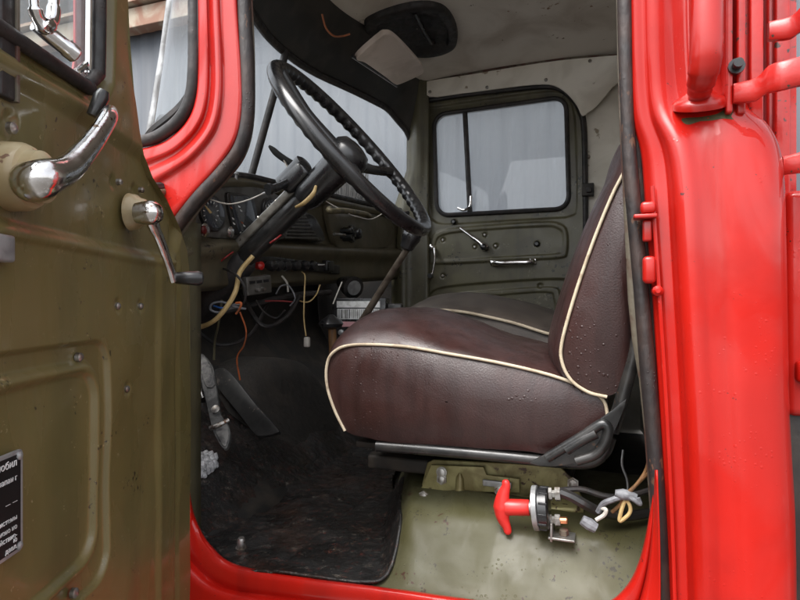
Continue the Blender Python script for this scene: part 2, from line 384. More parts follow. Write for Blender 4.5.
M['misted'] = glassmat('misted_glass', fog=.42, fogc=(.86, .88, .92))
M['bush'] = mat('dark_twigs', (.03, .026, .022), .8)

# ================================================================== THE SETTING
gV = []; gF = []
n = 60
for i in range(n+1):
    for j in range(n+1):
        x = -150+300*i/n; y = -150+300*j/n; gV.append((x, y, -1.6+.02*noise.noise(Vector((x*.3, y*.3, 0)))))
for i in range(n):
    for j in range(n): a = i*(n+1)+j; gF.append((a, a+1, a+n+2, a+n+1))
g = mesh('ground', gV, gF, M['ground']); g['kind'] = 'structure'

hangar = empty('hangar', (-3, 5.6, -1.6))
tag(hangar, 'blue grey corrugated sheet wall with rusty beam, seen through the cab windows', 'building')
rows = []
for z in (-1.6, 3.33):
    r = []
    for i in range(1201):
        x = -14+26*i/1200; ph = (x/.22) % 1
        y = 5.5 - .009*float(sstep(np.array((.5-abs(ph-.5))*5-.6)))
        r.append(Vector((x, y, z)))
    rows.append(r)
loft('wall', rows, M['wall'], hangar, thick=.02)
b = MB(); b.add(*box_geo((-1, 5.42, 3.45), 26, .22, .24, bev=.01), M['beam']); b.add(*box_geo((-1, 5.38, 3.62), 26, .3, .04), M['beam'])
b.build('beam', hangar, smooth=False, auto=0)
b = MB(); b.add(*box_geo((-1, 5.75, 4.1), 26, .1, 1.1), M['black']); b.build('fascia', hangar, smooth=False, auto=0)

shed = empty('brick_building', (-16, 6, -1.6))
tag(shed, 'brown brick building beyond the open driver door window', 'building')
b = MB(); b.add(*box_geo((-16, 5, 1.6), 6, 14, 6.4), M['brick']); b.build('wall', shed, smooth=False, auto=0)
for k in range(5):
    b = MB(); b.add(*box_geo((-12.98, -.4+k*2.6, 3.0), .08, 1.2, 1.3, bev=.01), M['dial']); b.build('window', shed, smooth=False, auto=0)

# far things seen over the dashboard
tk = empty('storage_tank', (-2.2, 4.9, -1.6)); tag(tk, 'white rounded tank standing outside beyond the windscreen corner', 'tank')
c = P(386, 200, 4.6)
lathe('shell', [(0, .26), (.02, .28), (1.78, .28), (1.88, .24), (1.94, .15), (1.97, .02)], (c.x, 4.9, -1.5), (0, 0, 1), M['white'], tk)
for s in (-1, 1):
    b = MB(); b.add(*box_geo((c.x+.2*s, 4.9, -1.55), .05, .05, .12), M['steel']); b.build('foot', tk)
fr_ = empty('trestle', (-2.3, 4.2, -1.6)); tag(fr_, 'red steel trestle frame outside, just above the dashboard', 'trestle')
ap = P(372, 190, 4.2)
for dx in (-.13, .13):
    tube('leg', [ap, Vector((ap.x+dx*6, 4.2, -1.6))], .018, M['redworn'], fr_, n=1)
tube('rail', [Vector((ap.x-.12, 4.2, ap.z-.22)), Vector((ap.x+.12, 4.2, ap.z-.22))], .014, M['redworn'], fr_, n=1)

# ================================================================== THE TRUCK
T = empty('fire_truck', (-.5, 1.6, -1.6))
tag(T, 'old red fire truck with its driver door open, showing olive cab interior and brown seat', 'truck')

# ---------------- roof, headliner and far wall
NEAR, FAR = .86, 2.35
def roofz(Y): return 1.03-.055*((Y-1.6)/.78)**2 - .03*max(0, (abs(Y-1.6)-.5)/.28)**2
rows = []
for i in range(33):
    Y = .84+(2.38-.84)*i/32; r = []
    for k in range(25):
        X = -.92+1.06*k/24; z = roofz(Y)-.06*max(0, (-.55-X)/.37)**1.5
        r.append(Vector((X, Y, z)))
    rows.append(r)
loft('headliner', rows, M['liner'], T, thick=.006)
rows2 = [[p+Vector((0, 0, .05)) for p in r] for r in rows]
rows2 = [[Vector((-1.02+(p.x+.92)*1.18, 1.6+(p.y-1.6)*1.06, p.z)) for p in r] for r in rows2]
loft('roof', rows2, M['red'], T, thick=.004)

# plan curve of the windscreen at the top edge and at the bottom edge (X, Y)
top = [(-.70, .875), (-.80, .915), (-.865, 1.03), (-.905, 1.25), (-.955, 1.45), (-.968, 1.6), (-.955, 1.75), (-.90, 1.95), (-.86, 2.12), (-.835, 2.25), (-.805, 2.30), (-.792, 2.335)]
bot = [(-.74, .875), (-.88, .915), (-.985, 1.03), (-1.06, 1.25), (-1.11, 1.45), (-1.12, 1.6), (-1.10, 1.75), (-1.04, 1.95), (-.955, 2.12), (-.86, 2.24), (-.810, 2.30), (-.792, 2.335)]
NW = 120
ct = resample(crom([Vector((x, y, .80)) for x, y in top], 10), NW); cb = resample(crom([Vector((x, y, .33)) for x, y in bot], 10), NW)
def wsp(i, t):        # t 0 bottom .. 1 top
    return cb[i].lerp(ct[i], t)
def wlim(i):          # rounded corners of the glass
    e = min(i, NW-1-i)/15.; k = 0 if e >= 1 else 1-math.sqrt(max(0, 1-(1-e)**2)); return .02+.30*k*.6, 1-.34*k
rows = []
for q in range(13):
    r = []
    for i in range(NW):
        lo, hi = wlim(i); r.append(wsp(i, lo+(hi-lo)*q/12))
    rows.append(r)
ws = loft('windscreen', rows, M['glass'], T)
edge = [wsp(i, wlim(i)[1]) for i in range(NW)]+[wsp(NW-1, t) for t in np.linspace(wlim(NW-1)[1]-.05, wlim(NW-1)[0]+.05, 6)]+[wsp(i, wlim(i)[0]) for i in range(NW-1, -1, -1)]+[wsp(0, t) for t in np.linspace(wlim(0)[0]+.05, wlim(0)[1]-.05, 6)]+[wsp(0, wlim(0)[1])]
V_, F_ = tube_geo(edge, .013, 8, cap=False); b = MB(); b.add(V_, F_, M['rubber']); b.build('rubber_surround', ws)
def pxx(p): return 400+FP*p.dot(Rv)/p.dot(Fv)
sil = []
for t in np.linspace(.02, .9, 10):
    j = min(range(0, 40), key=lambda i: pxx(wsp(i, t))); sil.append(wsp(j, t)+Vector((0, -.004, 0)))
tube('glass_edge_strip', sil, .008, M['alu'], ws, seg=8, flat=.5)
im = NW//2-1
dv = [wsp(im, 0), wsp(im, .5), wsp(im, 1)]
tube('centre_bar', [p+Vector((.01, 0, 0)) for p in dv], .012, M['rubber'], ws, n=4)
# header panel between windscreen and headliner, and the panel above it at the sides
rows = []
for i in range(0, NW):
    a = wsp(i, wlim(i)[1])+Vector((.004, 0, .004)); yy = min(2.36, max(.84, a.y)); fx = a.x+.115-.06*float(sstep((yy-2.05)/.3))
    e = Vector((fx, yy, roofz(yy)-.06*max(0, (-.55-fx)/.37)**1.5-.012))
    m1 = a.lerp(e, .3)+Vector((.012, 0, -.002)); m2 = a.lerp(e, .7)+Vector((.010, 0, -.004))
    rows.append(resample(crom([a, m1, m2, e+Vector((0, 0, .0)), e+Vector((.004, 0, .03))], 6), 20))
loft('header_panel', rows, M['black'] if False else mat('sooty_header_paint', (.03, .029, .027), .55, c2_=(.05, .045, .04), nscale=10, bump=.1), T, thick=.004)

# ---------------- far side: body side with door opening and passenger door
FW = YP(FAR)
dout = pxpoly(FW, [(424, 125), (424, 105), (430, 100), (470, 93), (540, 86), (562, 90), (574, 101), (582, 120), (584, 160), (585, 300), (585, 520), (424, 520), (424, 300)], 1)
fwall = pxpoly(FW, [(413, 40), (700, 20), (700, 560), (395, 560), (395, 225), (413, 225)], 1)
pressed('passenger_side_panel', FW, fwall, [dout], [], .012, M['board'], T, .004)
# door
PD_ = YP(FAR-.012)
def rpoly(pts, r, n=7):
    out = []; q = [Vector(p) for p in pts]; N_ = len(q)
    for i in range(N_):
        a, b_, c_ = q[i-1], q[i], q[(i+1) % N_]; p0 = b_+(a-b_).normalized()*r; p1 = b_+(c_-b_).normalized()*r
        for k in range(n+1):
            t = k/n; w_ = .8; den = (1-t)**2+2*w_*t*(1-t)+t*t; p = (p0*(1-t)**2+b_*2*w_*t*(1-t)+p1*t*t)/den; out.append((p.x, p.y))
    return out
win = rpoly([PD_.to2(*p) for p in ((434, 115), (566, 96.5), (569, 208.5), (437, 215.5))], .055)
do2 = pxpoly(PD_, [(425, 125), (425, 106), (431, 101), (470, 94), (540, 87), (561, 91), (573, 102), (581, 121), (583, 160), (584, 300), (584, 515), (425, 515), (425, 300)], 1)
f = []
f.append((pxpoly(PD_, [(426, 122), (428, 108), (440, 106), (500, 97), (550, 91), (565, 95), (573, 108), (576, 140), (577, 205), (570, 216), (552, 218), (500, 221), (450, 224), (434, 221), (428, 208), (426, 160)], 3), -.008, .010))
f.append((pxpoly(PD_, [(432, 240), (440, 231), (470, 227), (540, 222), (560, 224), (567, 232), (567, 252), (560, 258), (520, 260), (440, 264), (430, 260)], 3), .007, .008))
f.append((pxpoly(PD_, [(436, 242), (443, 235), (470, 231), (540, 226.5), (557, 228), (563, 235), (562, 250), (556, 254), (520, 256), (443, 260), (435, 256)], 3), -.006, .006))
f.append((pxpoly(PD_, [(422, 310), (430, 294), (445, 287), (500, 282), (560, 279), (575, 285), (579, 300), (579, 480), (430, 480)], 3), -.007, .010))
f.append((pxpoly(PD_, [(445, 330), (448, 300), (455, 294), (500, 290), (550, 287), (560, 295), (562, 330), (562, 460), (445, 460)], 3), .008, .006))
f.append((pxpoly(PD_, [(450, 330), (453, 304), (460, 298), (500, 295), (546, 292), (554, 299), (556, 330), (556, 455), (450, 455)], 3), -.005, .005))
for (x, y) in ((428, 240), (443, 240), (485, 235), (475, 247), (496, 246), (537, 244), (443, 276), (454, 222), (438, 298), (540, 286)):
    u, v = PD_.to2(x, y); f.append((('c', u, v, .010), -.006, .008))
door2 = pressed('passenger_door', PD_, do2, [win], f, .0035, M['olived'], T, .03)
door2['label'] = 'dark olive passenger door, closed, on the far side of the cab'
gw = pxpoly(YP(FAR+.004), [(430, 112), (440, 106), (555, 92), (573, 104), (575, 210), (560, 216), (445, 221), (430, 214)], 1)
V_, F_ = extr(gw, YP(FAR+.004), 0, .003); b = MB(); b.add(V_, F_, M['misted']); b.build('glass', door2)
wp = [PD_.to3(u, v, .002) for u, v in win]; V_, F_ = tube_geo(wp+[wp[0]], .009, 8, cap=False); b = MB(); b.add(V_, F_, M['rubber']); b.build('rubber_surround', door2)
tube('vent_bar', [P(465, 113, FAR-.012), P(470, 213, FAR-.012)], .011, M['rubber'], door2, n=1, seg=8)
b = MB(); q = P(466, 204, FAR-.03); b.add(*tube_geo(crom([P(458, 208, FAR-.02), P(464, 210, FAR-.035), P(470, 206, FAR-.035), P(471, 196, FAR-.035)], 5), .006, 8), M['chrome']); b.build('vent_latch', door2)
b = MB(); b.add(*tube_geo(crom([P(434, 248, FAR-.05), P(434.5, 260, FAR-.052), P(432, 275, FAR-.05)], 5), [.008]*4+[.006]*7, 10), M['chrome'])
b.add(*lathe_geo([(0, .018), (.012, .018), (.02, .012), (.045, .012), (.05, .006)], P(434, 248, FAR), (0, -1, 0)), M['chrome'])
b.add(*lathe_geo([(0, .008), (.02, .012), (.035, .010)], P(432, 276, FAR-.045), (0, -1, 0)), M['bakelite']); b.build('window_crank', door2)
b = MB(); b.add(*tube_geo(crom([P(486, 248, FAR-.045), P(475, 239, FAR-.052), P(460, 228, FAR-.05)], 6), [.014]*3+[.009]*5+[.006]*5, 10, .6), M['chrome'])
b.add(*lathe_geo([(0, .018), (.03, .014), (.055, .013), (.06, .006)], P(486, 248, FAR), (0, -1, 0)), M['bakelite']); b.build('inner_handle', door2)
b = MB(); b.add(*tube_geo(crom([P(492, 264, FAR-.015), P(497, 263, FAR-.045), P(513, 262.5, FAR-.05), P(530, 262, FAR-.045), P(535, 261, FAR-.015)], 6), .010, 10, .6), M['chrome'])
for x in (493.5, 533): b.add(*box_geo(P(x, 263-.04*(x-493), FAR-.018), .028, .012, .024, bev=.004), M['chrome'])
b.build('pull_handle', door2)
for (x, y) in ((454, 222), (537, 244)):
    lathe('button', [(0, .011), (.01, .011), (.015, .006)], P(x, y, FAR-.01), (0, -1, 0), M['bakelite'], door2, 16)
for (x, y) in ((428, 240), (443, 240), (485, 235), (475, 247), (496, 246), (443, 276), (438, 298)):
    lathe('screw', [(0, .006), (.006, .006), (.008, .003)], P(x, y, FAR-.006), (0, -1, 0), M['steel'], door2, 10)
# far A-pillar
rows = []
for y in (60, 100, 130, 170, 215, 260, 330, 420, 520):
    xa = 413 if y < 205 else 398; rows.append([P(xa-6, y, FAR-.03), P(xa, y, FAR-.055), P(xa+6, y, FAR-.06), P(xa+11, y, FAR-.045), P(429, y, FAR-.035)])
rows = [resample(crom(r, 4), 14) for r in rows]
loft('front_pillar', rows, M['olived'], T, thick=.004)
# white board over the passenger door
TP = YP(FAR-.035)
tb = pxpoly(TP, [(420, 84), (470, 75), (540, 63.5), (590, 58), (640, 56), (640, 75), (617, 84), (606, 96), (597, 106), (588, 113), (582, 116), (577, 106), (567, 94), (554, 86), (535, 85), (500, 89), (460, 94), (430, 97)], 3)
V_, F_ = extr(tb, TP, 0, .006, .002); b = MB(); b.add(V_, F_, M['board']); wb = b.build('trim_board', T)
for (x, y) in ((430, 92), (487, 87.5), (546, 80), (590, 61)):
    lathe('screw', [(0, .007), (.003, .007), (.006, .003)], P(x, y, FAR-.041), (0, -1, 0), M['steel'], wb, 12)
# dark strip round the door, headliner edge, small bracket
tube('door_seal', [P(x, y, FAR-.02) for x, y in ((425, 101), (470, 94), (520, 88.5), (545, 86.5), (560, 89), (572, 98), (580, 110), (583.5, 122), (585, 160), (586, 300), (586, 500))], .011, M['rubber'], T, seg=8)
tube('headliner_edge', [P(x, y, FAR-.03) for x, y in ((412, 86), (440, 80), (500, 69), (560, 60), (620, 56), (660, 54))], .008, M['rust'], T, seg=8)
b = MB(); b.add(*box_geo(P(588, 190, FAR-.03), .045, .03, .05, bev=.004), M['black']); b.add(*box_geo(P(589, 190, FAR-.045), .02, .02, .02, bev=.003), M['rubber']); b.build('latch_striker', T)
lathe('screw', [(0, .009), (.006, .009), (.009, .004)], P(588, 157, FAR-.006), (0, -1, 0), M['steel'], T, 12)
# rear wall and floor, firewall
rows = []
for z in np.linspace(-.5, .97, 12):
    rows.append([Vector((.155-.02*abs((Y-1.6)/.75)**4+(.0), Y, z)) for Y in np.linspace(.90, 2.36, 20)])
loft('rear_wall', rows, M['board'], T, thick=.006)
b = MB(); b.add(*box_geo((-.5, 1.61, -.53), 1.4, 1.46, .03), M['black']); b.build('floor', T, smooth=False)
rows = []
for Y in np.linspace(.87, 2.36, 12):
    rows.append(resample(crom([Vector((-.76, Y, -.508)), Vector((-.85, Y, -.47)), Vector((-1.05, Y, -.34)), Vector((-1.2, Y, -.22)), Vector((-1.27, Y, -.1)), Vector((-1.27, Y, .12)), Vector((-1.2, Y, .34))], 4), 24))
loft('firewall', rows, M['black'], T, thick=.008)
rows = []
for z in np.linspace(.42, -.55, 10): rows.append([Vector((X, 2.365, z)) for X in np.linspace(-.80, -1.30, 6)])
loft('cowl_side', rows, M['black'], T, thick=.006)
# engine tunnel
rows = []
for X in np.linspace(-.86, -1.28, 10):
    k = (X+.86)/-.42; h = .02+.17*min(1, k*2.2); w = .27+.05*k
    rows.append([Vector((X+.05*math.cos(a)*0, 1.66+w*math.cos(a)*(1 if abs(math.cos(a)) < .9 else 1), -.5+h*1.55*max(0, math.sin(a))**.6)) for a in np.linspace(0, math.pi, 24)])
rows.insert(0, [Vector((-.84, 1.66+.9*(p.y-1.66), -.5+.02*(p.z+.5))) for p in rows[0]])
loft('engine_cover', rows, M['felt'], T, thick=.01)

# ---------------- roof hatch, sun visor
HC = Vector((-.50, 1.62, 0))
zc = roofz(1.62)-.006
HP = Plane((-.44, 1.70, roofz(1.7)-.01), (0, 1, 0), (1, 0, 0))
def zpx(x, y, dz=-.01): 
    p = PZ(x, y, 1.0)
    for _ in range(4): p = PZ(x, y, roofz(p.y)-.06*max(0, (-.55-p.x)/.37)**1.5+dz)
    return p
ho = [zpx(x, y, -.008) for x, y in ((364, 24), (375, 14), (405, 4), (430, 2), (446, 8), (456, 24), (457, 42), (446, 51), (425, 55), (400, 52), (378, 42))]
ho = crom(ho, 5, True); cen = sum(ho, Vector())/len(ho)
rows = [[p.lerp(cen, k)+Vector((0, 0, dz)) for p in ho] for k, dz in ((0, .006), (.02, -.014), (.10, -.018), (.22, -.016), (.26, .0), (.5, .004), (.98, .004))]
hatch = loft('roof_hatch', rows, M['rubber'], T, closed=True)
tube('latch', [cen+Vector((.03, -.12, .0)), cen+Vector((.03, .05, -.02)), cen+Vector((.03, .12, .0))], .008, M['dark'], hatch)
# visor: a padded board hanging down from the header
va, vb, vc, vd = P(355, 58, 1.72), P(396, 84, 2.02), P(424, 72, 1.98), P(386, 33, 1.66)
vo = va; eu = (vb-va).normalized(); ev = (vd-va); ev = (ev-eu*ev.dot(eu)).normalized()
VPn = Plane(va, eu, ev)
vp = [(VPn.to2(x, y)) for x, y in ((356, 57), (365, 62), (385, 76), (394, 83), (400, 83), (420, 74), (423.5, 70), (421, 64), (405, 46), (393, 35), (386, 33), (379, 36))]
V_, F_ = extr(c2(vp, 5), VPn, -.012, .006, .005); b = MB(); b.add(V_, F_, M['visor']); vis = b.build('sun_visor', T)
tube('hinge_rod', [VPn.at(352, 56), VPn.at(397, 86)], .006, M['dark'], vis, n=1)
tube('loose_wire', [P(322, 14, 1.5), P(326, 28, 1.52), P(334, 36, 1.55), P(343, 36, 1.6), P(350, 34, 1.6)], .003, mat('rusty_wire', (.35, .12, .05), .6), T, seg=6)

# ---------------- driver side body: A-pillar, sill, B-pillar
O_ = [(196, -90), (197, -30), (197.5, 20), (197.5, 70), (195, 98), (188, 118), (173, 135), (152, 146), (110, 152)]
I_ = [(235, -90), (236, -30), (238.5, 20), (242.5, 70), (243, 108), (237, 140), (219, 168), (196, 194), (170, 225)]
Oc = resample([Vector(p).to_3d() for p in crom([Vector((x, y, 0)) for x, y in O_], 8)], 60); Ic = resample(crom([Vector((x, y, 0)) for x, y in I_], 8), 60)
prof = [(0, -.025), (.03, -.004), (.07, .000), (.20, .003), (.26, -.004), (.33, -.004), (.39, .005), (.44, .009), (.50, .008), (.56, .001), (.64, .000), (.85, .000), (.95, -.002), (.99, -.010), (1.0, -.03)]
rows = []
for a, c_ in zip(Oc, Ic):
    r = []
    for w, h in prof:
        q = a.lerp(c_, w); r.append(P(q.x, q.y, NEAR-h))
    rows.append(resample(crom(r, 5), 60))
ap_ = loft('windscreen_pillar', rows, M['red'], T, thick=.002)
# rubber round the wrapped corner of the glass
tube('glass_rubber', [P(x, y, .868) for x, y in ((193, -90), (194, -30), (194.5, 20), (194, 70), (191, 96), (183, 115), (168, 130), (148, 140), (110, 146))], .012, M['rubber'], ap_, seg=10)
tube('door_seal', [P(x, y, .872) for x, y in ((241, -90), (243, -30), (245, 20), (247.5, 70), (247.5, 115), (240, 148), (221, 174), (197, 200), (172, 232))], [.012, .012, .013, .012, .013, .014, .013], M['seal'], ap_, seg=12)
tube('seal_edge', [P(x, y, .895) for x, y in ((246, -90), (248, -30), (250.5, 20), (252, 70), (251, 122), (243, 154), (225, 179), (200, 206), (176, 240))], .006, M['rust'], ap_, seg=8)
# cowl side (behind the open door)
rows = []
for z in np.linspace(.30, -.75, 14):
    rows.append([Vector((X, .868+.0*X, z)) for X in np.linspace(-1.30, -.775, 10)])
loft('cowl_side', rows, M['red'], T, thick=.004)
rows = []
for z in np.linspace(.16, -.52, 20):
    rows.append([P(200, 300, .905)*0+Vector((-.795+.0*z, Y, z)) for Y in np.linspace(.875, .96, 5)])
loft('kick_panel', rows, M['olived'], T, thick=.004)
# sill loop
I_ = [(183, 380), (187, 450), (190, 497), (197, 523), (211, 546), (236, 565), (300, 577), (400, 590), (520, 606), (595, 606), (624, 590), (640, 560), (650, 515), (655, 470)]
O_ = [(120, 380), (120, 450), (122, 520), (130, 580), (150, 625), (200, 655), (300, 668), (400, 682), (520, 700), (610, 705), (650, 690), (659, 640), (660, 560), (657, 470)]
Oc = resample(crom([Vector((x, y, 0)) for x, y in O_], 8), 110); Ic0 = crom([Vector((x, y, 0)) for x, y in I_], 8); Oc0 = crom([Vector((x, y, 0)) for x, y in O_], 8)
prof = [(0, .045), (.0, .012), (.03, -.002), (.10, -.006), (.20, -.006), (.26, -.001), (.33, -.018), (.5, -.022), (1, -.03)]
rows = []
for a, c_ in zip(Ic0, Oc0):
    r = []
    for w, h in prof:
        q = a.lerp(c_, w); r.append(P(q.x, q.y, .868+h))
    rows.append(resample(crom(r, 5), 44))
loft('door_sill', rows, M['red'], T, thick=.002)

# B-pillar / rear corner
ys = [-120, -60, 0, 50, 90, 112, 126, 140, 155, 175, 200, 250, 300, 400, 500, 600, 700, 800]
XL = [629, 629.5, 630, 631, 632, 633, 635, 640, 643, 644.5, 646, 650, 654, 660, 666, 670, 674, 678]
XS = [643, 644, 645, 646, 648, 650, 653, 660, 665, 668, 670, 673, 676, 682, 687, 690, 693, 696]     # the step line
XR = [727, 727.5, 728, 729, 733, 748, 763, 774, 781, 785, 787, 788, 789, 791, 797, 799, 800, 801]
BU = [0, 0, 0, 0, .001, .006, .013, .021, .027, .031, .034, .036, .037, .038, .038, .038, .036, .03]
yy = np.linspace(-120, 800, 150); rows = []
def sm(tab): 
    v = np.interp(yy, ys, tab); k = np.array([1, 2, 3, 2, 1.])/9; return np.convolve(np.pad(v, 2, 'edge'), k, 'valid')
xl, xs_, xr, bu = sm(XL), sm(XS), sm(XR), sm(BU)
for y, a, s, c_, bl in zip(yy, xl, xs_, xr, bu):
    Yf = .862; 
    pl = P(a, y, Yf); ps = P(s, y, Yf-.4*bl); pr = P(c_, y, Yf-bl+.03); z = pl.z
    zz = lambda p: Vector((p.x, p.y, z))
    x0, x1, x2 = pl.x, ps.x, pr.x; Ym = Yf-bl
    r = [(x0+.004, Yf+.07), (x0+.001, Yf+.03), (x0, Yf+.010), (x0+.004, Yf+.002), (x0+.4*(x1-x0), Yf+.0-.2*bl), (x1-.004, Yf-.25*bl), (x1, Yf-.3*bl-.002), (x1+.004, Ym-.006+.3*bl), (x1+.012, Ym-.008+.1*bl),
         (x1+.022, Ym-.006), (x1+.035, Ym-.001), (x1+.05, Ym), (.5*(x1+x2), Ym-.004), (x2-.045, Ym-.001), (x2-.022, Ym+.006), (x2-.006, Ym+.022), (x2, Ym+.05), (x2+.001, Ym+.12), (x2+.001, Ym+.4), (x2, 2.2)]
    rows.append(crom([Vector((X, Y, z)) for X, Y in r], 5))
bp_ = loft('door_pillar', rows, M['red'], T, thick=.002)
# chipped patch showing olive primer where the shoulder begins
q = YP(.846)
patch = [(682, 119), (700, 117.5), (718, 114), (728, 108), (733, 111), (731, 117), (733, 120), (724, 119), (712, 121), (698, 122), (690, 125), (684, 124)]
def bpy_y(x, y):      # depth of the pillar skin at a picture point
    bl = float(np.interp(y, yy, bu)); return .862-bl-.003
from mathutils.bvhtree import BVHTree
bvh = BVHTree.FromPolygons([v.co for v in bp_.data.vertices], [tuple(p.vertices) for p in bp_.data.polygons])
def chip(pts, m, name='paint_chip'):
    b = MB(); pc = crom([Vector((x, y, 0)) for x, y in pts], 4, True); cc = sum(pc, Vector())/len(pc); ring = []
    for k in (0, .25, .5, .75, 1.0):
        r = []
        for p in pc:
            q = p.lerp(cc, k); d = ray(q.x, q.y).normalized(); h = bvh.ray_cast(Vector((0, 0, 0)), d)
            r.append(h[0]+h[1]*(.0012 if h[1].dot(d) < 0 else -.0012))
        ring.append(r)
    nn = len(pc); b.add([p for r in ring for p in r], [(i*nn+k, i*nn+(k+1) % nn, (i+1)*nn+(k+1) % nn, (i+1)*nn+k) for i in range(4) for k in range(nn)], m); b.build(name, bp_)
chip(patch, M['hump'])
chip([(727, 38), (729, 38), (729.5, 44), (728, 47), (726.5, 44)], M['dark']) if 0 else None
# B seal and rusty flange
sp = [(624, -90), (624.5, 0), (626, 80), (629, 150), (635, 220), (641, 290), (647, 360), (653, 430), (658, 500), (661, 560), (664, 640)]
tube('door_seal', [P(x, y, .868) for x, y in sp], [.0095, .010, .009, .0105, .010, .011, .010, .0105, .010], M['seal'], bp_, seg=12, flat=.9)
rows = []
for (x, y) in ((618, -90), (618, 0), (619, 60), (621, 120), (624, 180), (627, 240), (630, 300), (634, 340), (641, 380), (646, 430), (651, 500), (655, 560), (659, 640)):
    w = float(np.interp(y, [-90, 120, 200, 330, 400, 640], [3, 3, 8, 12, 6, 5]))
    rows.append([P(x-1, y, .925), P(x-1, y, .885), P(x+w*.5, y, .881), P(x+w, y, .885), P(x+w+2, y, .90)])
rows = crom_rows = [resample(crom(r, 4), 12) for r in rows]
loft('inner_flange', rows, M['rust'], bp_, thick=.002)
tube('second_seal', [P(x+8, y, .880) for x, y in sp], .006, M['seal'], bp_, seg=8)
# dark inner side of the pillar
rows = []
for z in np.linspace(.95, -.55, 14): 
    rows.append([Vector((float(np.interp(z, [-.5, .0, .5, .95], [.135, .10, .075, .07])), Y, z)) for Y in np.linspace(.90, 1.0, 4)])
# latch parts on the pillar edge
b = MB()
b.add(*box_geo(P(648, 208, .845), .020, .022, .016, bev=.005), M['red']); b.add(*box_geo(P(645, 217, .842), .030, .026, .006, bev=.002), M['red'])
b.add(*box_geo(P(647, 231, .85), .012, .016, .03, bev=.003), M['red']); b.build('striker', bp_)
b = MB(); b.add(*box_geo(P(649, 270, .845), .017, .022, .038, bev=.006), M['red']); b.add(*lathe_geo([(0, .008), (.014, .007), (.018, .003)], P(657, 291, .85), (0, -1, 0), 14), M['red']); b.build('striker', bp_)
tube('edge_bead', [P(x, y, .842) for x, y in ((652, 186), (655, 230), (659, 290), (666, 400), (672, 520), (676, 640))], .0028, M['red'], bp_, seg=8)
# bolts and dirt studs on the seal
# grab handle
b = MB()
b.add(*tube_geo(crom([P(707, -120, .80), P(707, -40, .79), P(706.5, 20, .785), P(706, 55, .787), P(703, 75, .797), P(700, 88, .815), P(699, 100, .838)], 8), [.019]*26+[.0185]*6+[.017]*6+[.015]*5+[.0135]*6, 20, .8, up=(1, 0, 0)), M['red'])
b.add(*lathe_geo([(-.007, .0335), (.0, .0335), (.004, .031), (.008, .022), (.014, .014)], P(699.5, 102, .850), (0, -.45, .9), 32), M['red'])
b.build('grab_handle', bp_)

# ---------------- equipment body behind the cab at the right edge
EQ = .92
b = MB()
for (x0, x1, Y0, hh_) in ((726, 733, .835, 0), (737, 746, .845, 0), (750, 764, .86, 0)):
    p0, p1 = P(x0, 0, Y0), P(x1, 0, Y0)
    zt, zb = .75, (.245 if x0 < 750 else .17)
    b.add(*box_geo(((p0.x+p1.x)/2, Y0+.03, (zt+zb)/2), p1.x-p0.x, .06, zt-zb, bev=.003), M['redworn'])
p0, p1 = P(724, 0, .87), P(765, 0, .87); b.add(*box_geo(((p0.x+p1.x)/2, .90, .5), p1.x-p0.x, .05, .66, bev=.004), M['redworn'])
b.add(*lathe_geo([(0, .010), (.008, .010), (.008, .006), (.02, .006)], P(735.5, 68, .838), (0, -1, 0), 12), M['dark'])
b.build('ladder_channel', T)
def arm(x0, y0, y1, Y0=.835, name='ladder_arm'):
    b = MB()
    pts = [P(x0, y0, Y0), P(x0+22, y0-4, Y0-.01), P(x0+34, (y0+y1)/2-3, Y0-.02), P(x0+50, y1+3, Y0-.03), P(x0+75, y1-2, Y0-.03), P(x0+120, y1, Y0-.03)]
    pp = crom(pts, 8); rw = []
    for i, p in enumerate(pp):
        h = .012+.005*min(1, i/20)
        rw.append([p+Vector((0, -.004, h)), p+Vector((0, -.007, h-.004)), p+Vector((0, -.007, -h+.004)), p+Vector((0, -.004, -h)), p+Vector((0, .004, -h)), p+Vector((0, .004, h))])
    n6 = 6; Vv = [q for r in rw for q in r]; Ff = [(i*n6+k, i*n6+(k+1) % n6, (i+1)*n6+(k+1) % n6, (i+1)*n6+k) for i in range(len(rw)-1) for k in range(n6)]
    Ff += [tuple(range(6)), tuple(len(Vv)-6+k for k in range(6))]
    b.add(Vv, Ff, M['redworn'])
    #b.add(*tube_geo([P(x0+50+60*math.sin(t*math.pi*.5), y1+24-8*t, Y0+.02) for t in np.linspace(0, 1, 10)], .008, 10), M['redworn'])
    return b.build(name, T)
arm(733, 94, 73); arm(768, 32, 12, .88); arm(782, 166, 160, .9)
b = MB()
for (x, Y) in ((773, .98), (781, .965)):
    p = P(x, 0, Y); b.add(*box_geo((p.x, Y, .35), .020, .02, 1.0, bev=.004), M['redworn'])
p = P(776, 0, 1.0); b.add(*box_geo((p.x, 1.0, .35), .05, .01, 1.0), M['redworn']); b.build('ladder_rail', T)
b = MB(); p0 = P(786, 190, .93); b.add(*box_geo((p0.x+.30, .96, (p0.z-.165)/2), .60, .06, p0.z+.165, bev=.012), M['red'])
b.add(*box_geo((p0.x+.30, .965, -.55), .62, .05, .80, bev=.01), M['black'])
b.add(*box_geo((p0.x+.30, .925, -.10), .58, .02, .03, bev=.006), M['red'])
b.build('locker_body', T)

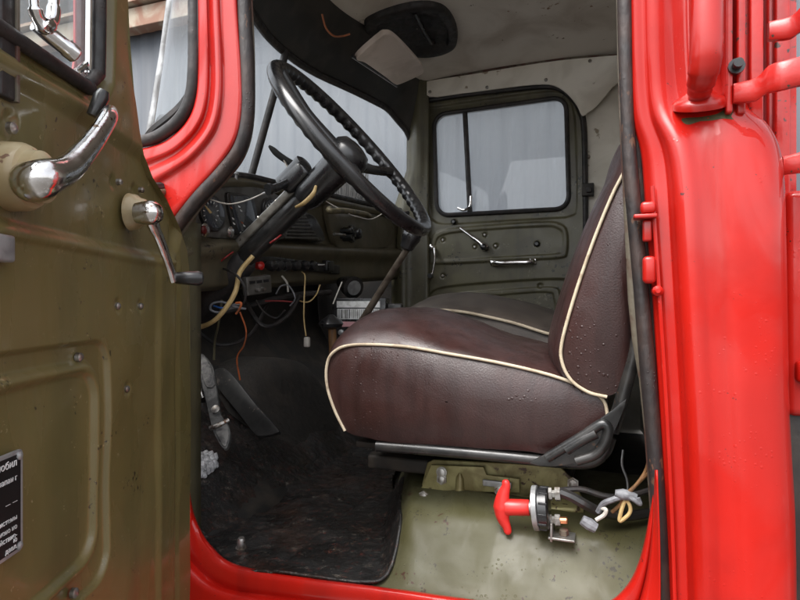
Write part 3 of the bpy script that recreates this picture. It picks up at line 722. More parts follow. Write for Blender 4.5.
# ---------------- dashboard
DX = -.83
lip = [(150, 192, -.79), (185, 188, -.80), (215, 181, -.815), (245, 180, -.83), (290, 190, -.845), (340, 201, -.845), (380, 210, -.835), (404, 214, -.82)]
low = [(150, 300, -.79), (185, 292, -.80), (215, 288, -.82), (245, 286, -.84), (290, 284, -.85), (340, 281, -.85), (380, 279, -.84), (404, 278, -.83)]
rows = []
for (x, y, X), (x2, y2, X2) in zip(lip, low):
    a = PX(x, y, X); c_ = PX(x2, y2, X2); Y = (a.y)
    def at(t, dx): 
        return Vector((X+(X2-X)*t+dx, Y, a.z+(c_.z-a.z)*t))
    rows.append([Vector((-1.13 if 1.0 < Y < 2.1 else -.9, Y, a.z+.03)), at(0, -.10)+Vector((0, 0, .022)), at(0, -.02)+Vector((0, 0, .008)), at(0, 0), at(.06, -.006), at(.1, -.022), at(.50, -.026), at(.56, -.010), at(.60, .006), at(.66, .006), at(.78, -.012), at(.95, -.012), at(1, -.02), at(1.03, -.05), at(.95, -.12)])
nr = []
cols = [crom([r[k] for r in rows], 6) for k in range(len(rows[0]))]
rows = [crom([c_[i] for c_ in cols], 5) for i in range(len(cols[0]))]
dash = loft('dashboard', rows, M['dashp'], T, thick=.003)
tube('edge_pad', [PX(x, y-3.5, X-.012) for x, y, X in lip], .010, M['rubber'], dash, seg=8)
lathe('bolt', [(0, .006), (.012, .006), (.014, .009), (.018, .008)], PX(235, 180, -.83), (0, 0, 1), M['alu'], dash, 12)
IP = XP(-.842)
def slab(name, fr, px, h0, h1, m, parent, bev=.003, sm_=4):
    V_, F_ = extr(pxpoly(fr, px, sm_), fr, h0, h1, bev); b = MB(); b.add(V_, F_, m); return b.build(name, parent)
clus = slab('instrument_panel', IP, [(193, 205), (198, 192), (212, 186), (245, 186), (262, 189), (277, 196), (285, 207), (286, 222), (284, 238), (262, 240), (230, 239), (205, 237), (195, 230)], -.002, .006, M['bezel'], dash)
fr2 = XP(-.834)
def dial(cx, cy, rx, ry, rot=0):
    pts = [(cx+rx*math.cos(a)*math.cos(rot)-ry*math.sin(a)*math.sin(rot), cy+rx*math.cos(a)*math.sin(rot)+ry*math.sin(a)*math.cos(rot)) for a in np.linspace(0, 2*math.pi, 20, endpoint=False)]
    b = MB(); V_, F_ = extr(pxpoly(fr2, pts, 3), fr2, -.004, .007, .002); b.add(V_, F_, M['dark'])
    p2 = [((x-cx)*.84+cx, (y-cy)*.84+cy) for x, y in pts]; V_, F_ = extr(pxpoly(fr2, p2, 3), fr2, .006, .0085, .001); b.add(V_, F_, M['dial'])
    f3 = XP(-.8248)
    for k in range(11):
        a = math.radians(140+k*26); q = []
        for (rr0, da) in ((.62, -.03), (.76, -.03), (.76, .03), (.62, .03)): q.append(f3.to2(cx+rx*.84*rr0*math.cos(a+da), cy+ry*.84*rr0*math.sin(a+da)))
        V_, F_ = extr(q, f3, -.001, .0005); b.add(V_, F_, M['white'])
    q = [f3.to2(cx+dx, cy+dy) for dx, dy in ((-1, .5), (-rx*.5, -ry*.35), (-rx*.5, -ry*.42), (1, -.5))]; V_, F_ = extr(q, f3, -.001, .0008); b.add(V_, F_, M['cable_y'])
    return b.build('gauge', dash)
dial(211, 213, 12, 19, -.25); dial(271, 214, 9, 17, -.25)
b = MB(); V_, F_ = extr(pxpoly(fr2, [(225, 196), (232, 193), (246, 196), (252, 202), (258, 228), (254, 234), (238, 235), (232, 230)], 4), fr2, -.004, .007, .002); b.add(V_, F_, M['dark'])
V_, F_ = extr(pxpoly(fr2, [(228, 198), (233, 196), (244, 198), (249, 203), (254, 227), (251, 231), (239, 232), (235, 228)], 4), fr2, .006, .0085, .001); b.add(V_, F_, M['dial'])
f3 = XP(-.8248)
for (x, y, m_) in ((230.5, 204, 'orange'), (231, 208, 'orange'), (239, 207, 'white'), (241, 211, 'white'), (233, 219, 'white'), (234, 224, 'white'), (242, 223, 'orange'), (244, 226, 'white')):
    q = [f3.to2(x+dx, y+dy) for dx, dy in ((-.9, -1.6), (1.0, -.4), (1.2, .9), (-.2, .3))]; V_, F_ = extr(q, f3, -.001, .0006); b.add(V_, F_, M[m_])
b.build('gauge', dash)
lathe('warning_lamp', [(0, .015), (.012, .015), (.014, .011), (.018, .007)], PX(201, 230, -.838), (1, 0, 0), M['chrome'], dash, 18)
lathe('lamp_lens', [(0, .010), (.010, .009), (.013, .004)], PX(201, 230, -.826), (1, 0, 0), mat('dark_red_lens', (.12, .01, .01), .2, coat=1), dash, 16)
lathe('warning_lamp', [(0, .013), (.012, .013), (.014, .009), (.016, .006)], PX(227, 232, -.838), (1, 0, 0), M['chrome'], dash, 18)
# speaker grille, glovebox opening, grab handle, knobs
gr = slab('speaker_grille', XP(-.862), [(283, 222), (292, 213), (304, 214), (312, 222), (319, 241), (300, 240), (281, 236)], .0, .022, M['dark'], dash, .004)
b = MB()
for k in range(7):
    y = 217+k*3.4; x0 = 286-k*.3; x1 = 306+k*1.9; q0, q1 = PX(x0, y, -.838), PX(x1, y+.8, -.838)
    b.add(*tube_geo([q0, q1], .0035, 6), M['bezel'])
b.build('grille_bars', dash)
slab('dash_recess', XP(-.866), [(323, 208), (330, 206), (372, 212), (388, 217), (391, 232), (384, 247), (350, 248), (332, 246)], 0, .018, M['dashp'], dash, .004)
tube('grab_handle', [PX(329, 208, -.845), PX(330, 211, -.80), PX(345, 211, -.79), PX(365, 214, -.79), PX(369, 216, -.80), PX(370, 217, -.845)], .009, mat('worn_olive_handle', (.16, .13, .07), .5, c2_=(.08, .07, .04), nscale=40), dash, seg=10)
b = MB(); b.add(*lathe_geo([(0, .032), (.01, .032), (.018, .02), (.04, .018), (.045, .010)], PX(350, 234, -.85), (1, 0, 0), 20), M['bakelite'])
for k in range(5):
    a = k*1.256; q = PX(350, 234, -.82)+Vector((0, math.cos(a)*.017, math.sin(a)*.017)); b.add(*lathe_geo([(-.03, .008), (.012, .008)], q, (1, 0, 0), 10), M['bakelite'])
b.build('heater_knob', dash)
tube('heater_lever', [PX(334, 234, -.82), PX(345, 235, -.81)], .005, M['steel'], dash, n=1)
b = MB()
q0, q1 = PX(253, 266, -.842), PX(336, 265, -.862); b.add(*box_geo((q0+q1)/2, .012, (q1-q0).length, .030, bev=.003), M['dark']); b.build('switch_plate', dash)
for k, x in enumerate((263, 270, 277.5, 287, 296, 304)):
    lathe('pull_knob', [(0, .006), (.02, .006), (.022, .013), (.035, .016), (.045, .012), (.048, .004)], PX(x, 266, -.842), (1, -.25, 0), M['bakelite'], dash, 18)
lathe('pull_knob', [(0, .005), (.015, .005), (.017, .010), (.03, .011), (.036, .004)], PX(253, 266, -.842), (1, -.2, 0), M['redplastic'], dash, 18)
lathe('toggle_switch', [(0, .009), (.006, .009), (.008, .004), (.03, .003), (.034, .005)], PX(314, 265, -.85), (1, .5, 0), M['steel'], dash, 12)
b = MB(); b.add(*box_geo(PX(328, 266, -.845), .02, .05, .035, bev=.004), M['bakelite']); b.build('rocker_switch', dash)
# small control box hanging below the dash
bc = PX(257, 285, -.80); ex = Vector((.3, .95, .12)).normalized(); ez = Vector((.0, -.13, 1)); ez = (ez-ex*ez.dot(ex)).normalized(); ey = ex.cross(ez)
b = MB(); b.add(*box_geo(bc, .075, .02, .045, ex, ey, ez, .003), M['bezel'])
for k in range(3): b.add(*box_geo(bc-ey*0.011+ex*(-.022+.021*k)+ez*.009, .015, .003, .007, ex, ey, ez), M['plate']); b.add(*box_geo(bc+ey*0.011+ex*(-.022+.021*k)+ez*.009, .015, .003, .007, ex, ey, ez), M['plate'])
for k in range(2): b.add(*lathe_geo([(0, .005), (.012, .004)], bc+ey*.01+ex*(-.012+.018*k)-ez*.01, ey, 10), M['steel']); b.add(*lathe_geo([(0, .005), (.012, .004)], bc-ey*.01+ex*(-.012+.018*k)-ez*.01, -ey, 10), M['steel'])
b.build('control_box', dash)
# column stalk lever on the left of the dash
tube('stalk', [P(186, 252, 1.0), P(196, 250.5, 1.0), P(209, 248.5, 1.0)], [.005, .006, .008], M['dark'], dash, n=4)
# round socket lamp under the dash
lc = PX(352, 287, -.80); b = MB(); b.add(*lathe_geo([(-.07, .022), (-.02, .034), (0, .038), (.012, .038), (.014, .030)], lc, (.85, -.6, -.25), 24), M['dark']); b.add(*lathe_geo([(.013, .025), (.016, .025)], lc, (.85, -.6, -.25), 24), M['alu']); b.build('socket_lamp', dash)

# ---------------- steering column and wheel
CY = 1.15
hub = P(355, 150, CY); lowc = P(196, 306, CY); ax = (hub-lowc).normalized(); side = Vector((0, 1, 0)); upv = side.cross(ax).normalized()
if upv.z < 0: upv = -upv
colm = tube('steering_column', [lowc-ax*.10, lowc, hub-ax*.10], [.0245, .0245, .024], M['dark'], T, n=2, seg=20)
b = MB(); b.add(*lathe_geo([(-.10, .045), (-.05, .048), (.0, .045), (.06, .041), (.12, .034), (.13, .028)], P(212, 292, CY), ax, 24), M['rubber']); b.build('column_boot', colm)
c0, c1 = P(227, 268, CY), hub-ax*.13
b = MB(); mid = (c0+c1)/2; b.add(*box_geo(mid+upv*.0245, (c1-c0).length, .040, .020, ax, side, upv, .004), mat('channel_paint', (.17, .16, .14), .45, c2_=(.09, .08, .065), nscale=30, spots=(.03, .02, .015), sscale=120, sth=.0)); b.add(*box_geo(mid+upv*.0375-side*.006, (c1-c0).length*.9, .010, .004, ax, side, upv, .001), M['alu'])
for k in range(5): b.add(*lathe_geo([(0, .004), (.004, .003)], c0.lerp(c1, .1+.2*k)+upv*.036-side*.012, upv, 8), M['steel'])
b.build('cable_channel', colm)
b = MB(); hc = hub-ax*.10
b.add(*lathe_geo([(-.07, .028), (-.05, .035), (.03, .038), (.06, .040), (.075, .038), (.078, .026)], hc, ax, 28), M['bakelite']); b.build('column_head', colm)
b = MB(); hc2 = hub-ax*.145+upv*.045-side*.01
b.add(*box_geo(hc2, .075, .05, .045, ax, side, upv, .012), M['bakelite']); b.add(*lathe_geo([(-.04, .022), (.035, .024), (.04, .016)], hc2+upv*.014, ax, 20), M['bakelite'])
b.add(*tube_geo(crom([hc2-side*.02-ax*.02, hc2-side*.05-ax*.04-upv*.006, hc2-side*.07-ax*.05-upv*.006], 5), [.009]*4+[.010]*4+[.013]*3, 12), M['bakelite'])
b.build('turn_switch', colm)
tube('sleeve', [P(296, 207, CY-.035), P(304, 203, CY-.05), P(313, 194, CY-.05), P(316, 186, CY-.04)], [.003, .005, .005, .003], M['cable_y'], colm)
# wheel
R_ = .2355; V_ = []; F_ = []; ns, nt_ = 240, 16
for i in range(ns):
    a = 2*math.pi*i/ns; rad = upv*math.cos(a)+side*math.sin(a)
    for k in range(nt_):
        q = 2*math.pi*k/nt_; ridge = .0035*(.5+.5*math.cos(a*52))*max(0, math.cos(q-math.pi*.85))
        rr2 = .0145+ridge*1.3
        V_.append(hub+rad*(R_+rr2*math.cos(q))+ax*(rr2*1.05*math.sin(q)*-1))
for i in range(ns):
    for k in range(nt_): F_.append((i*nt_+k, i*nt_+(k+1) % nt_, ((i+1) % ns)*nt_+(k+1) % nt_, ((i+1) % ns)*nt_+k))
wheel = mesh('steering_wheel', V_, F_, M['bakelite'], T); 
b = MB(); b.add(*lathe_geo([(-.065, .034), (-.055, .042), (-.03, .049), (-.008, .047), (.006, .036), (.011, .018), (.012, .002)], hub, ax, 36), M['bakelite']); b.build('hub', wheel)
for sa in (math.radians(90), math.radians(210), math.radians(330)):
    rad = upv*math.cos(sa)+side*math.sin(sa)
    tube('spoke', [hub+rad*.045-ax*.03, hub+rad*.13-ax*.022, hub+rad*(R_-.005)], [.017, .012, .012], M['bakelite'], wheel, n=6, seg=12)
# wiper outside the glass
b = MB(); wpx = [(269, 146), (280, 156), (296, 166), (308, 172)]
b.add(*tube_geo(crom([P(x, y, 1.45) for x, y in wpx], 5), [.004, .007, .009, .010, .010, .010, .010, .010, .010, .010, .009, .009, .009, .008, .008, .008], 8, .5), mat('wiper_rubber', (.008, .008, .008), .8, spec=.1))
b.add(*tube_geo([P(283, 158, 1.45), P(290, 172, 1.44), P(297, 184, 1.42)], .003, 6), M['steel']); b.build('wiper', T)

# ---------------- wiring under the dash
wires = [('yellow_cable', [(186, 327, 1.05), (200, 327, 1.05), (215, 320, 1.04), (228, 305, 1.04), (236, 290, 1.05), (240, 272, 1.08), (253, 256, 1.1)], .0055, 'cable_y'),
 ('cable_loop', [(246, 309, 1.1), (236, 307, 1.09), (222, 302, 1.07), (212, 304, 1.06), (211, 310, 1.05), (220, 312, 1.06), (232, 305, 1.06), (240, 304, 1.07)], .0035, 'cable_g'),
 ('orange_wire', [(236, 303, 1.03), (241, 303, 1.03), (240, 308, 1.03), (236, 314, 1.03)], .0035, 'orange'),
 ('blue_wire', [(214, 306, 1.06), (221, 308, 1.05), (226, 307, 1.06)], .003, 'blue'),
 ('black_cable', [(222, 268, 1.1), (235, 274, 1.05), (244, 286, 1.05), (245, 300, 1.06), (240, 306, 1.07)], .004, 'rubber'),
 ('red_wire', [(221, 261, 1.08), (226, 257, 1.08), (233, 252, 1.1)], .003, 'redwire'),
 ('red_wire', [(270, 243, 1.12), (276, 239, 1.12), (281, 235, 1.14)], .003, 'redwire'),
 ('dangling_wire', [(302, 272, 1.4), (305, 276, 1.38), (304.5, 290, 1.38), (304, 305, 1.37), (304, 320, 1.37), (306, 336, 1.36)], .0028, 'cable_y'),
 ('dangling_wire', [(320, 285, 1.45), (316, 295, 1.42), (308, 302, 1.4), (296, 300, 1.4)], .0026, 'cable_y'),
 ('dangling_wire', [(342, 282, 1.5), (337, 294, 1.48), (333, 304, 1.47)], .0028, 'cable_w'),
 ('dangling_wire', [(240, 312, 1.15), (246, 330, 1.15), (244, 345, 1.15), (237, 358, 1.15), (240, 380, 1.16)], .0028, 'orange'),
 ('dangling_wire', [(222, 300, 1.1), (218, 326, 1.1), (215, 340, 1.12), (214, 360, 1.12)], .004, 'olived'),
 ('dangling_wire', [(265, 301, 1.3), (280, 301, 1.32), (293, 302, 1.34)], .003, 'redwire'),
 ('dangling_wire', [(276, 294, 1.3), (281, 286, 1.32), (289, 286, 1.33), (295, 298, 1.33), (290, 306, 1.33)], .003, 'cable_g'),
 ('dangling_wire', [(256, 300, 1.2), (264, 312, 1.22), (276, 318, 1.25), (285, 310, 1.25)], .0035, 'rubber'),
 ('dangling_wire', [(282, 276, 1.33), (287, 283, 1.33), (288, 292, 1.33)], .004, 'cable_w'),
 ('harness', [(190, 300, 1.2), (215, 312, 1.25), (250, 305, 1.3), (290, 296, 1.4), (330, 292, 1.6)], .009, 'rubber'),
 ('harness', [(240, 292, 1.25), (262, 325, 1.25), (285, 318, 1.32), (300, 296, 1.4)], .006, 'rubber'),
 ('harness', [(196, 330, 1.2), (220, 345, 1.22), (250, 335, 1.3), (270, 300, 1.4)], .005, 'rubber'),
 ('string', [(201, 195, 1.02), (215, 201, 1.02), (230, 204, 1.05), (248, 200, 1.08), (262, 194, 1.1)], .0022, 'cable_w'),
 ('string', [(262, 194, 1.1), (275, 188, 1.12), (290, 176, 1.12)], .003, 'alu'),
 ('string', [(322, 199, 1.62), (345, 212, 1.66), (358, 217, 1.7), (372, 219, 1.8), (385, 212, 1.85)], .0026, 'cable_w')]
for nm, pts, r, m_ in wires: tube(nm, [P(x, y, Y) for x, y, Y in pts], r*(.72 if r < .005 else 1), M[m_], dash, seg=8)
b = MB(); q = P(307, 342, 1.36); b.add(*box_geo(q, .016, .014, .028, bev=.004), M['cable_w']); b.build('wire_connector', dash)

# ---------------- levers, pedals
tube('gear_lever', [P(411, 243, 1.42), P(395, 268, 1.44), P(375, 300, 1.47), P(352, 338, 1.5), P(335, 372, 1.52)], [.0085, .009, .010, .011, .011], mat('worn_lever_steel', (.16, .13, .10), .5, metal=.4, c2_=(.08, .06, .045), nscale=30, bump=.2), T)
lathe('gear_knob', [(-.035, .010), (-.03, .018), (-.01, .022), (.0, .026), (.014, .025), (.03, .012)], P(411, 238, 1.42), (.45, 0, .9), M['bakelite'], T)
b = MB(); b.add(*tube_geo([P(332, 325, 1.45), P(333, 350, 1.45), P(334, 395, 1.47)], .012, 12), M['wood']); b.build('hand_lever', T)
lathe('lever_knob', [(-.012, .014), (-.006, .030), (.004, .036), (.014, .030), (.022, .016), (.03, .008)], P(331, 325, 1.45), (0, 0, 1), M['bakelite'], T)
# clutch pedal: treaded pad on its arm
def pad(name, px, Y0, Y1, th, m, parent=T, sm_=3):
    pts = [P(x, y, Y0+(Y1-Y0)*(y-350)/100) for x, y in px]
    c0 = sum(pts, Vector())/len(pts); cp = crom(pts, sm_, True); nrm = (pts[2]-pts[0]).cross(pts[4]-pts[0]).normalized()
    if nrm.dot(-c0) < 0: nrm = -nrm
    n_ = len(cp); Vv = [p-nrm*th for p in cp]+[p for p in cp]+[p.lerp(c0, .06)+nrm*.003 for p in cp]
    Ff = [(i*n_+k, i*n_+(k+1) % n_, (i+1)*n_+(k+1) % n_, (i+1)*n_+k) for i in range(2) for k in range(n_)]+[tuple(range(n_))[::-1], tuple(2*n_+k for k in range(n_))]
    b = MB(); b.add(Vv, Ff, m); return b, nrm
pedal_m = mat('worn_pedal_rubber', (.10, .10, .095), .5, c2_=(.03, .03, .03), nscale=45, bump=.6, bscale=60)
ptop, pbot = P(203, 357, 1.16), P(225, 449, 1.06)
pdir = (pbot-ptop).normalized(); pn = Vector((.45, -.85, .25)); pn = (pn-pdir*pn.dot(pdir)).normalized(); pe = pdir.cross(pn).normalized()
PF = Plane(ptop, pe, pdir)
nrm = PF.n
V_, F_ = extr(pxpoly(PF, [(198, 363), (200, 356), (204, 355), (213, 366), (216, 380), (219, 402), (222, 416), (228, 424), (231, 434), (229, 446), (225, 450), (219, 443), (213, 430), (207, 405), (201, 380)], 2), PF, -.006, .006, .002)
b = MB(); b.add(V_, F_, pedal_m)
V_, F_ = extr(pxpoly(PF, [(200, 363), (202, 358), (205, 358), (212, 368), (216, 386), (208, 389), (204, 380)], 2), PF, .005, .010, .002); b.add(V_, F_, mat('worn_pedal_face', (.17, .165, .155), .5, c2_=(.06, .06, .06), nscale=60, bump=.5, bscale=110))
V_, F_ = extr(pxpoly(PF, [(216, 428), (227, 424), (230, 434), (228, 445), (225, 448), (220, 441)], 2), PF, .005, .009, .002); b.add(V_, F_, mat('chipped_pedal_end', (.17, .165, .155), .5, c2_=(.05, .05, .05), nscale=60, bump=.6, bscale=90))
pd = b.build('clutch_pedal', T)
tube('clamp', [PF.at(210, 428, .008), PF.at(217, 426, .012), PF.at(229, 420, .008)], .0055, M['steel'], pd)
lathe('bolt', [(0, .010), (.006, .010), (.008, .004)], PF.at(216, 410, .006), nrm, M['steel'], pd, 14)
AF = Plane(P(245, 400, 1.36), (P(270, 434, 1.32)-P(222, 372, 1.42)), (P(228, 368, 1.42)-P(215, 380, 1.40)))
slab('accelerator_pedal', AF, [(215, 381), (214, 372), (226, 368), (238, 380), (258, 407), (278, 430), (276, 435), (260, 438), (252, 431), (238, 412), (225, 395)], -.006, .008, mat('black_pedal_plate', (.035, .034, .033), .4, c2_=(.02, .02, .02), nscale=40, spots=(.14, .12, .1), sscale=110, sth=.0), T, .002, 2)
tube('pedal_stem', [P(190, 345, 1.2), P(196, 375, 1.18), P(204, 400, 1.15)], .012, M['dark'], T)
slab('step_board', YP(1.25), [(184, 388), (200, 384), (206, 392), (200, 398), (184, 401)], -.0, .02, M['wood'], T, .002)

# ---------------- floor hump under the seat
def humpz(X, Y):
    a = sstep((X+.375+.33*(Y-.9))/.07); bck = sstep((1.36-Y)/.04)
    nr_ = float(np.interp(Y, [.885, .90, .975, .995, 1.08], [0, .06, .74, .84, 1.0]))
    return -.512+.012+(.113*nr_+.006)*a*bck+.008*sstep((X+.30)/.04)*sstep((.04-X)/.05)*sstep((Y-.96)/.03)*sstep((1.10-Y)/.03)
rows = []
for Y in np.linspace(.875, 1.40, 60):
    rows.append([Vector((X, Y, float(humpz(X, Y)))) for X in np.linspace(-.52, .15, 80)])
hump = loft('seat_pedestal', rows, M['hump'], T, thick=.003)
# seat mounting bracket (pressed, passivated steel) with bolts
BP = YP(1.10)
slab('mounting_bracket', BP, [(428, 462), (434, 459), (500, 462), (560, 466), (571, 476), (583, 498), (580, 505), (500, 503), (422, 499), (420, 494)], -.0, .006, M['zinc'], T, .002, 1)
mb_ = slab('mounting_bracket', YP(1.085), [(429, 470), (432, 464), (484, 466), (487, 474), (520, 478), (520, 492), (428, 490), (419, 494)], 0, .006, M['zinc'], T, .002, 1)
rows = []
for s in np.linspace(0, 1, 14): rows.append([P(419+165*s, 494+4*s, 1.08)+Vector((0, -d, dz)) for d, dz in ((0, .0), (.004, -.004), (.03, -.008), (.034, -.015))])
loft('bracket_foot', rows, M['zinc'], mb_, thick=.003)
for (x, y, Y) in ((442, 472, 1.078), (442, 479, 1.078), (573, 483, 1.09), (424, 496, 1.06), (500, 490, 1.07)):
    lathe('bolt', [(0, .011), (.004, .011), (.004, .008), (.009, .008), (.010, .004)], P(x, y, Y), (0, -1, .1), M['steel'], mb_, 6 if y > 475 else 14)
b = MB(); b.add(*box_geo(P(497, 484, 1.07), .055, .006, .012, bev=.002), M['alu']); b.build('slide_catch', mb_)
b = MB(); b.add(*lathe_geo([(-.03, .012), (.02, .008), (.03, .003)], P(460, 488, 1.08), (0, 0, 1), 12), M['zinc']); b.build('rib', mb_)
b = MB(); b.add(*box_geo(P(470, 452, 1.25)+Vector((.02, .02, 0)), .42, .34, .03, bev=.006), M['black']); b.build('seat_slide', T)

# ---------------- driver seat
SY = .985
def seat_body(name, loop, Y0, Wd, bulge, top, m, parent, sidebulge=.022, topw=None):
    """loop: closed outline (X, Z) counter-clockwise seen from the side; lofted across the cab"""
    cp = resample(crom([Vector((x, 0, z)) for x, z in loop], 8, True), 120, True); n_ = len(cp)
    c0 = sum(cp, Vector())/n_
    nr = []
    for i in range(n_):
        t = (cp[(i+1) % n_]-cp[i-1]).normalized(); v = Vector((t.z, 0, -t.x))
        if v.dot(cp[i]-c0) < 0: v = -v
        nr.append(v)
    rows = []
    def capy(s): return sidebulge*(1-s**2.2)
    for s in (.01, .15, .3, .45, .6, .72, .82, .9, .95, .98): rows.append([c0.lerp(p, s)+Vector((0, Y0-capy(s), 0)) for p in cp])
    ts = list(np.linspace(0, 1, 40))
    for t in ts:
        bmp = (math.sin(math.pi*t))**.55 if 0 < t < 1 else 0
        rows.append([p+nr[i]*(bulge*bmp*(topw(nr[i]) if topw else 1)*(1-.72*float(sstep((p.x+.40)/.26)) if name == 'cushion' and Y0 < 1.2 else 1))+Vector((0, Y0+Wd*t, 0)) for i, p in enumerate(cp)])
    for s in (.98, .95, .9, .82, .72, .6, .45, .3, .15, .01): rows.append([c0.lerp(p, s)+Vector((0, Y0+Wd+capy(s), 0)) for p in cp])
    # gentle sag and creases
    for r in rows:
        for p in r: p += Vector((0, .003*noise.noise(Vector((p.x*14, p.y*9, p.z*5+4))), .005*noise.noise(Vector((p.x*9, p.y*7, p.z*9)))+.0015*noise.noise(Vector((p.x*40, p.y*30, p.z*18)))))
    return loft(name, rows, m, parent, closed=True), cp
cpx = [(344, 430), (334, 410), (327, 388), (326, 368), (332, 353), (352, 345), (400, 346), (450, 354), (500, 363), (550, 375), (585, 388), (603, 400), (608, 416), (603, 432), (590, 446), (560, 455), (500, 450), (430, 444), (376, 440)]
loop = [(lambda p: (p.x, p.z))(P(x, y, SY)) for x, y in cpx]
seat = empty('driver_seat', (-.3, 1.2, -.5)); seat.parent = T; seat.matrix_parent_inverse = T.matrix_world.inverted()
bpy.context.view_layer.update()
seat['label'] = 'brown vinyl driver seat with cream piping'
cush, cp = seat_body('cushion', loop, SY, .50, .068, None, M['leather'], seat, .02, lambda n: max(.15, n.z if n.z > 0 else .15))
pip = [P(x, y, SY-.003) for x, y in [(345, 431), (335, 411), (327.5, 388), (326.5, 368), (332.5, 353), (352, 345), (400, 346), (450, 354), (500, 363), (550, 375), (585, 388), (603, 400), (608, 417)]]
tube('cushion_piping', pip, .0029, M['piping'], seat, seg=10)
bpx = [(640, 130), (626, 168), (611, 198), (592, 245), (574, 298), (562, 342), (562, 362), (571, 380), (588, 392), (606, 397), (622, 388), (630, 365), (634, 320), (648, 260), (668, 190), (680, 140), (660, 122)]
BY = .975
loopb = [(lambda p: (p.x, p.z))(P(x, y, BY)) for x, y in bpx]
back, cp = seat_body('backrest', loopb, BY, .52, .040, None, M['leather'], seat, .018, lambda n: max(.1, -n.x if n.x < 0 else .1))
tube('backrest_piping', [P(x, y, BY-.003) for x, y in [(645, 128), (626, 168), (611, 198), (592, 245), (574, 298), (562, 342), (562, 362), (571, 380), (588, 392), (607, 397)]], .0029, M['piping'], seat, seg=10)
# frame
tube('frame_tube', [P(377, 446, .99), P(430, 450, .99), (P(500, 456, .99)), P(560, 462, .99), P(590, 462, .985), P(604, 452, .985), P(610, 437, .985)], .0105, M['dark'], seat, seg=14)
b = MB(); FPn = YP(.962)
V_, F_ = extr(pxpoly(FPn, [(530, 463), (543, 455), (570, 440), (595, 422), (612, 410), (626, 399), (622, 414), (612, 436), (600, 450), (580, 461), (555, 466)], 2), FPn, 0, .004, .001); b.add(V_, F_, M['dark'])
b.build('side_plate', seat)
tube('plate_bead', [P(x, y, .958) for x, y in ((547, 458), (565, 447), (586, 434), (602, 424), (608, 430), (604, 444), (594, 455), (576, 461))], .0085, M['dark'], seat, seg=12)
tube('plate_bead', [P(x, y, .956) for x, y in ((566, 450), (582, 440), (596, 433))], .009, M['dark'], seat, seg=12)
tube('back_tube', [P(x, y, .975) for x, y in ((612, 432), (620, 405), (630, 370), (637, 340), (646, 290), (655, 230))], .011, M['dark'], seat, seg=12)
b = MB(); b.add(*box_geo(Vector((-.27, 1.25, -.29)), .40, .44, .012, bev=.003), M['black']); b.build('seat_pan', seat)

# passenger bench
ps = empty('passenger_seat', (-.3, 1.95, -.5)); ps.parent = T; ps.matrix_parent_inverse = T.matrix_world.inverted(); bpy.context.view_layer.update()
ps['label'] = 'dusty grey brown passenger seat on the far side'
lp = [(-.55, -.30), (-.60, -.22), (-.61, -.13), (-.57, -.055), (-.48, -.035), (-.4, -.038), (-.33, -.05), (-.24, -.07), (-.147, -.098), (-.02, -.13), (.01, -.22), (-.03, -.30), (-.3, -.31)]
seat_body('cushion', lp, 1.62, .60, .062, None, M['leatherd'], ps, .015, lambda n: max(.15, n.z if n.z > 0 else .15))
tube('cushion_piping', [Vector((x, 1.612, z+.004)) for x, z in [(-.61, -.13), (-.57, -.055), (-.48, -.035), (-.4, -.038), (-.33, -.05), (-.24, -.07), (-.147, -.098), (-.02, -.13)]], .0045, M['piping'], ps, seg=8)
lp = [(.12, .38), (.05, .36), (.03, .2), (-.0, .0), (-.03, -.10), (-.01, -.15), (.05, -.16), (.09, -.1), (.13, .1), (.14, .3)]
seat_body('backrest', lp, 1.62, .60, .02, None, M['leather'], ps, .015, None)
b = MB(); b.add(*box_geo(Vector((-.30, 1.93, -.41)), .55, .5, .19, bev=.01), M['black']); b.build('seat_box', ps)

# ---------------- battery switch with red T-handle, and its wiring
KY = .965; kx = lambda x, y: P(x, y, KY)
sw = empty('battery_switch', P(540, 535, KY)); sw.parent = T; sw.matrix_parent_inverse = T.matrix_world.inverted(); bpy.context.view_layer.update()
kc = kx(500, 507); kd = (kx(548, 508)-kc).normalized()
sc = (kx(548, 508)-kc).length/48
b = MB(); b.add(*lathe_geo([(6*sc, 8*sc), (8*sc, 8.2*sc), (29*sc, 7.8*sc), (30*sc, 7*sc)], kc, kd, 28), M['redplastic'])
hp = [kx(x, y) for x, y in ((505, 480), (506, 486), (503, 496), (502, 507), (503, 518), (507, 528), (508, 534))]
hpc = crom(hp, 6); b.add(*tube_geo(hpc, [float(np.interp(i/(len(hpc)-1), [0, .06, .2, .38, .5, .62, .8, .94, 1], [2.6, 3.9, 4.6, 7.4, 9.0, 7.4, 4.6, 3.9, 2.6]))*sc for i in range(len(hpc))], 18, .8), M['redplastic'])
b.build('handle', sw)
lathe('stem', [(28*sc, 6*sc), (38*sc, 6*sc)], kc, kd, M['alu'], sw)
lathe('flange', [(33.5*sc, 20*sc), (34*sc, 21.5*sc), (38.5*sc, 21.5*sc), (39*sc, 20.5*sc)], kc, kd, M['alu'], sw, 40)
b = MB(); b.add(*lathe_geo([(39*sc, 19*sc), (40*sc, 20.5*sc), (48*sc, 20.5*sc), (49*sc, 19*sc)], kc, kd, 36), M['bakelite'])
for a in range(12): 
    q = a*math.pi/6; b.add(*box_geo(kc+kd*(44*sc)+Vector((0, math.cos(q), math.sin(q)))*(20.3*sc), 8*sc, 2*sc, 2*sc, bev=.0004), M['bakelite'])
b.build('housing', sw)
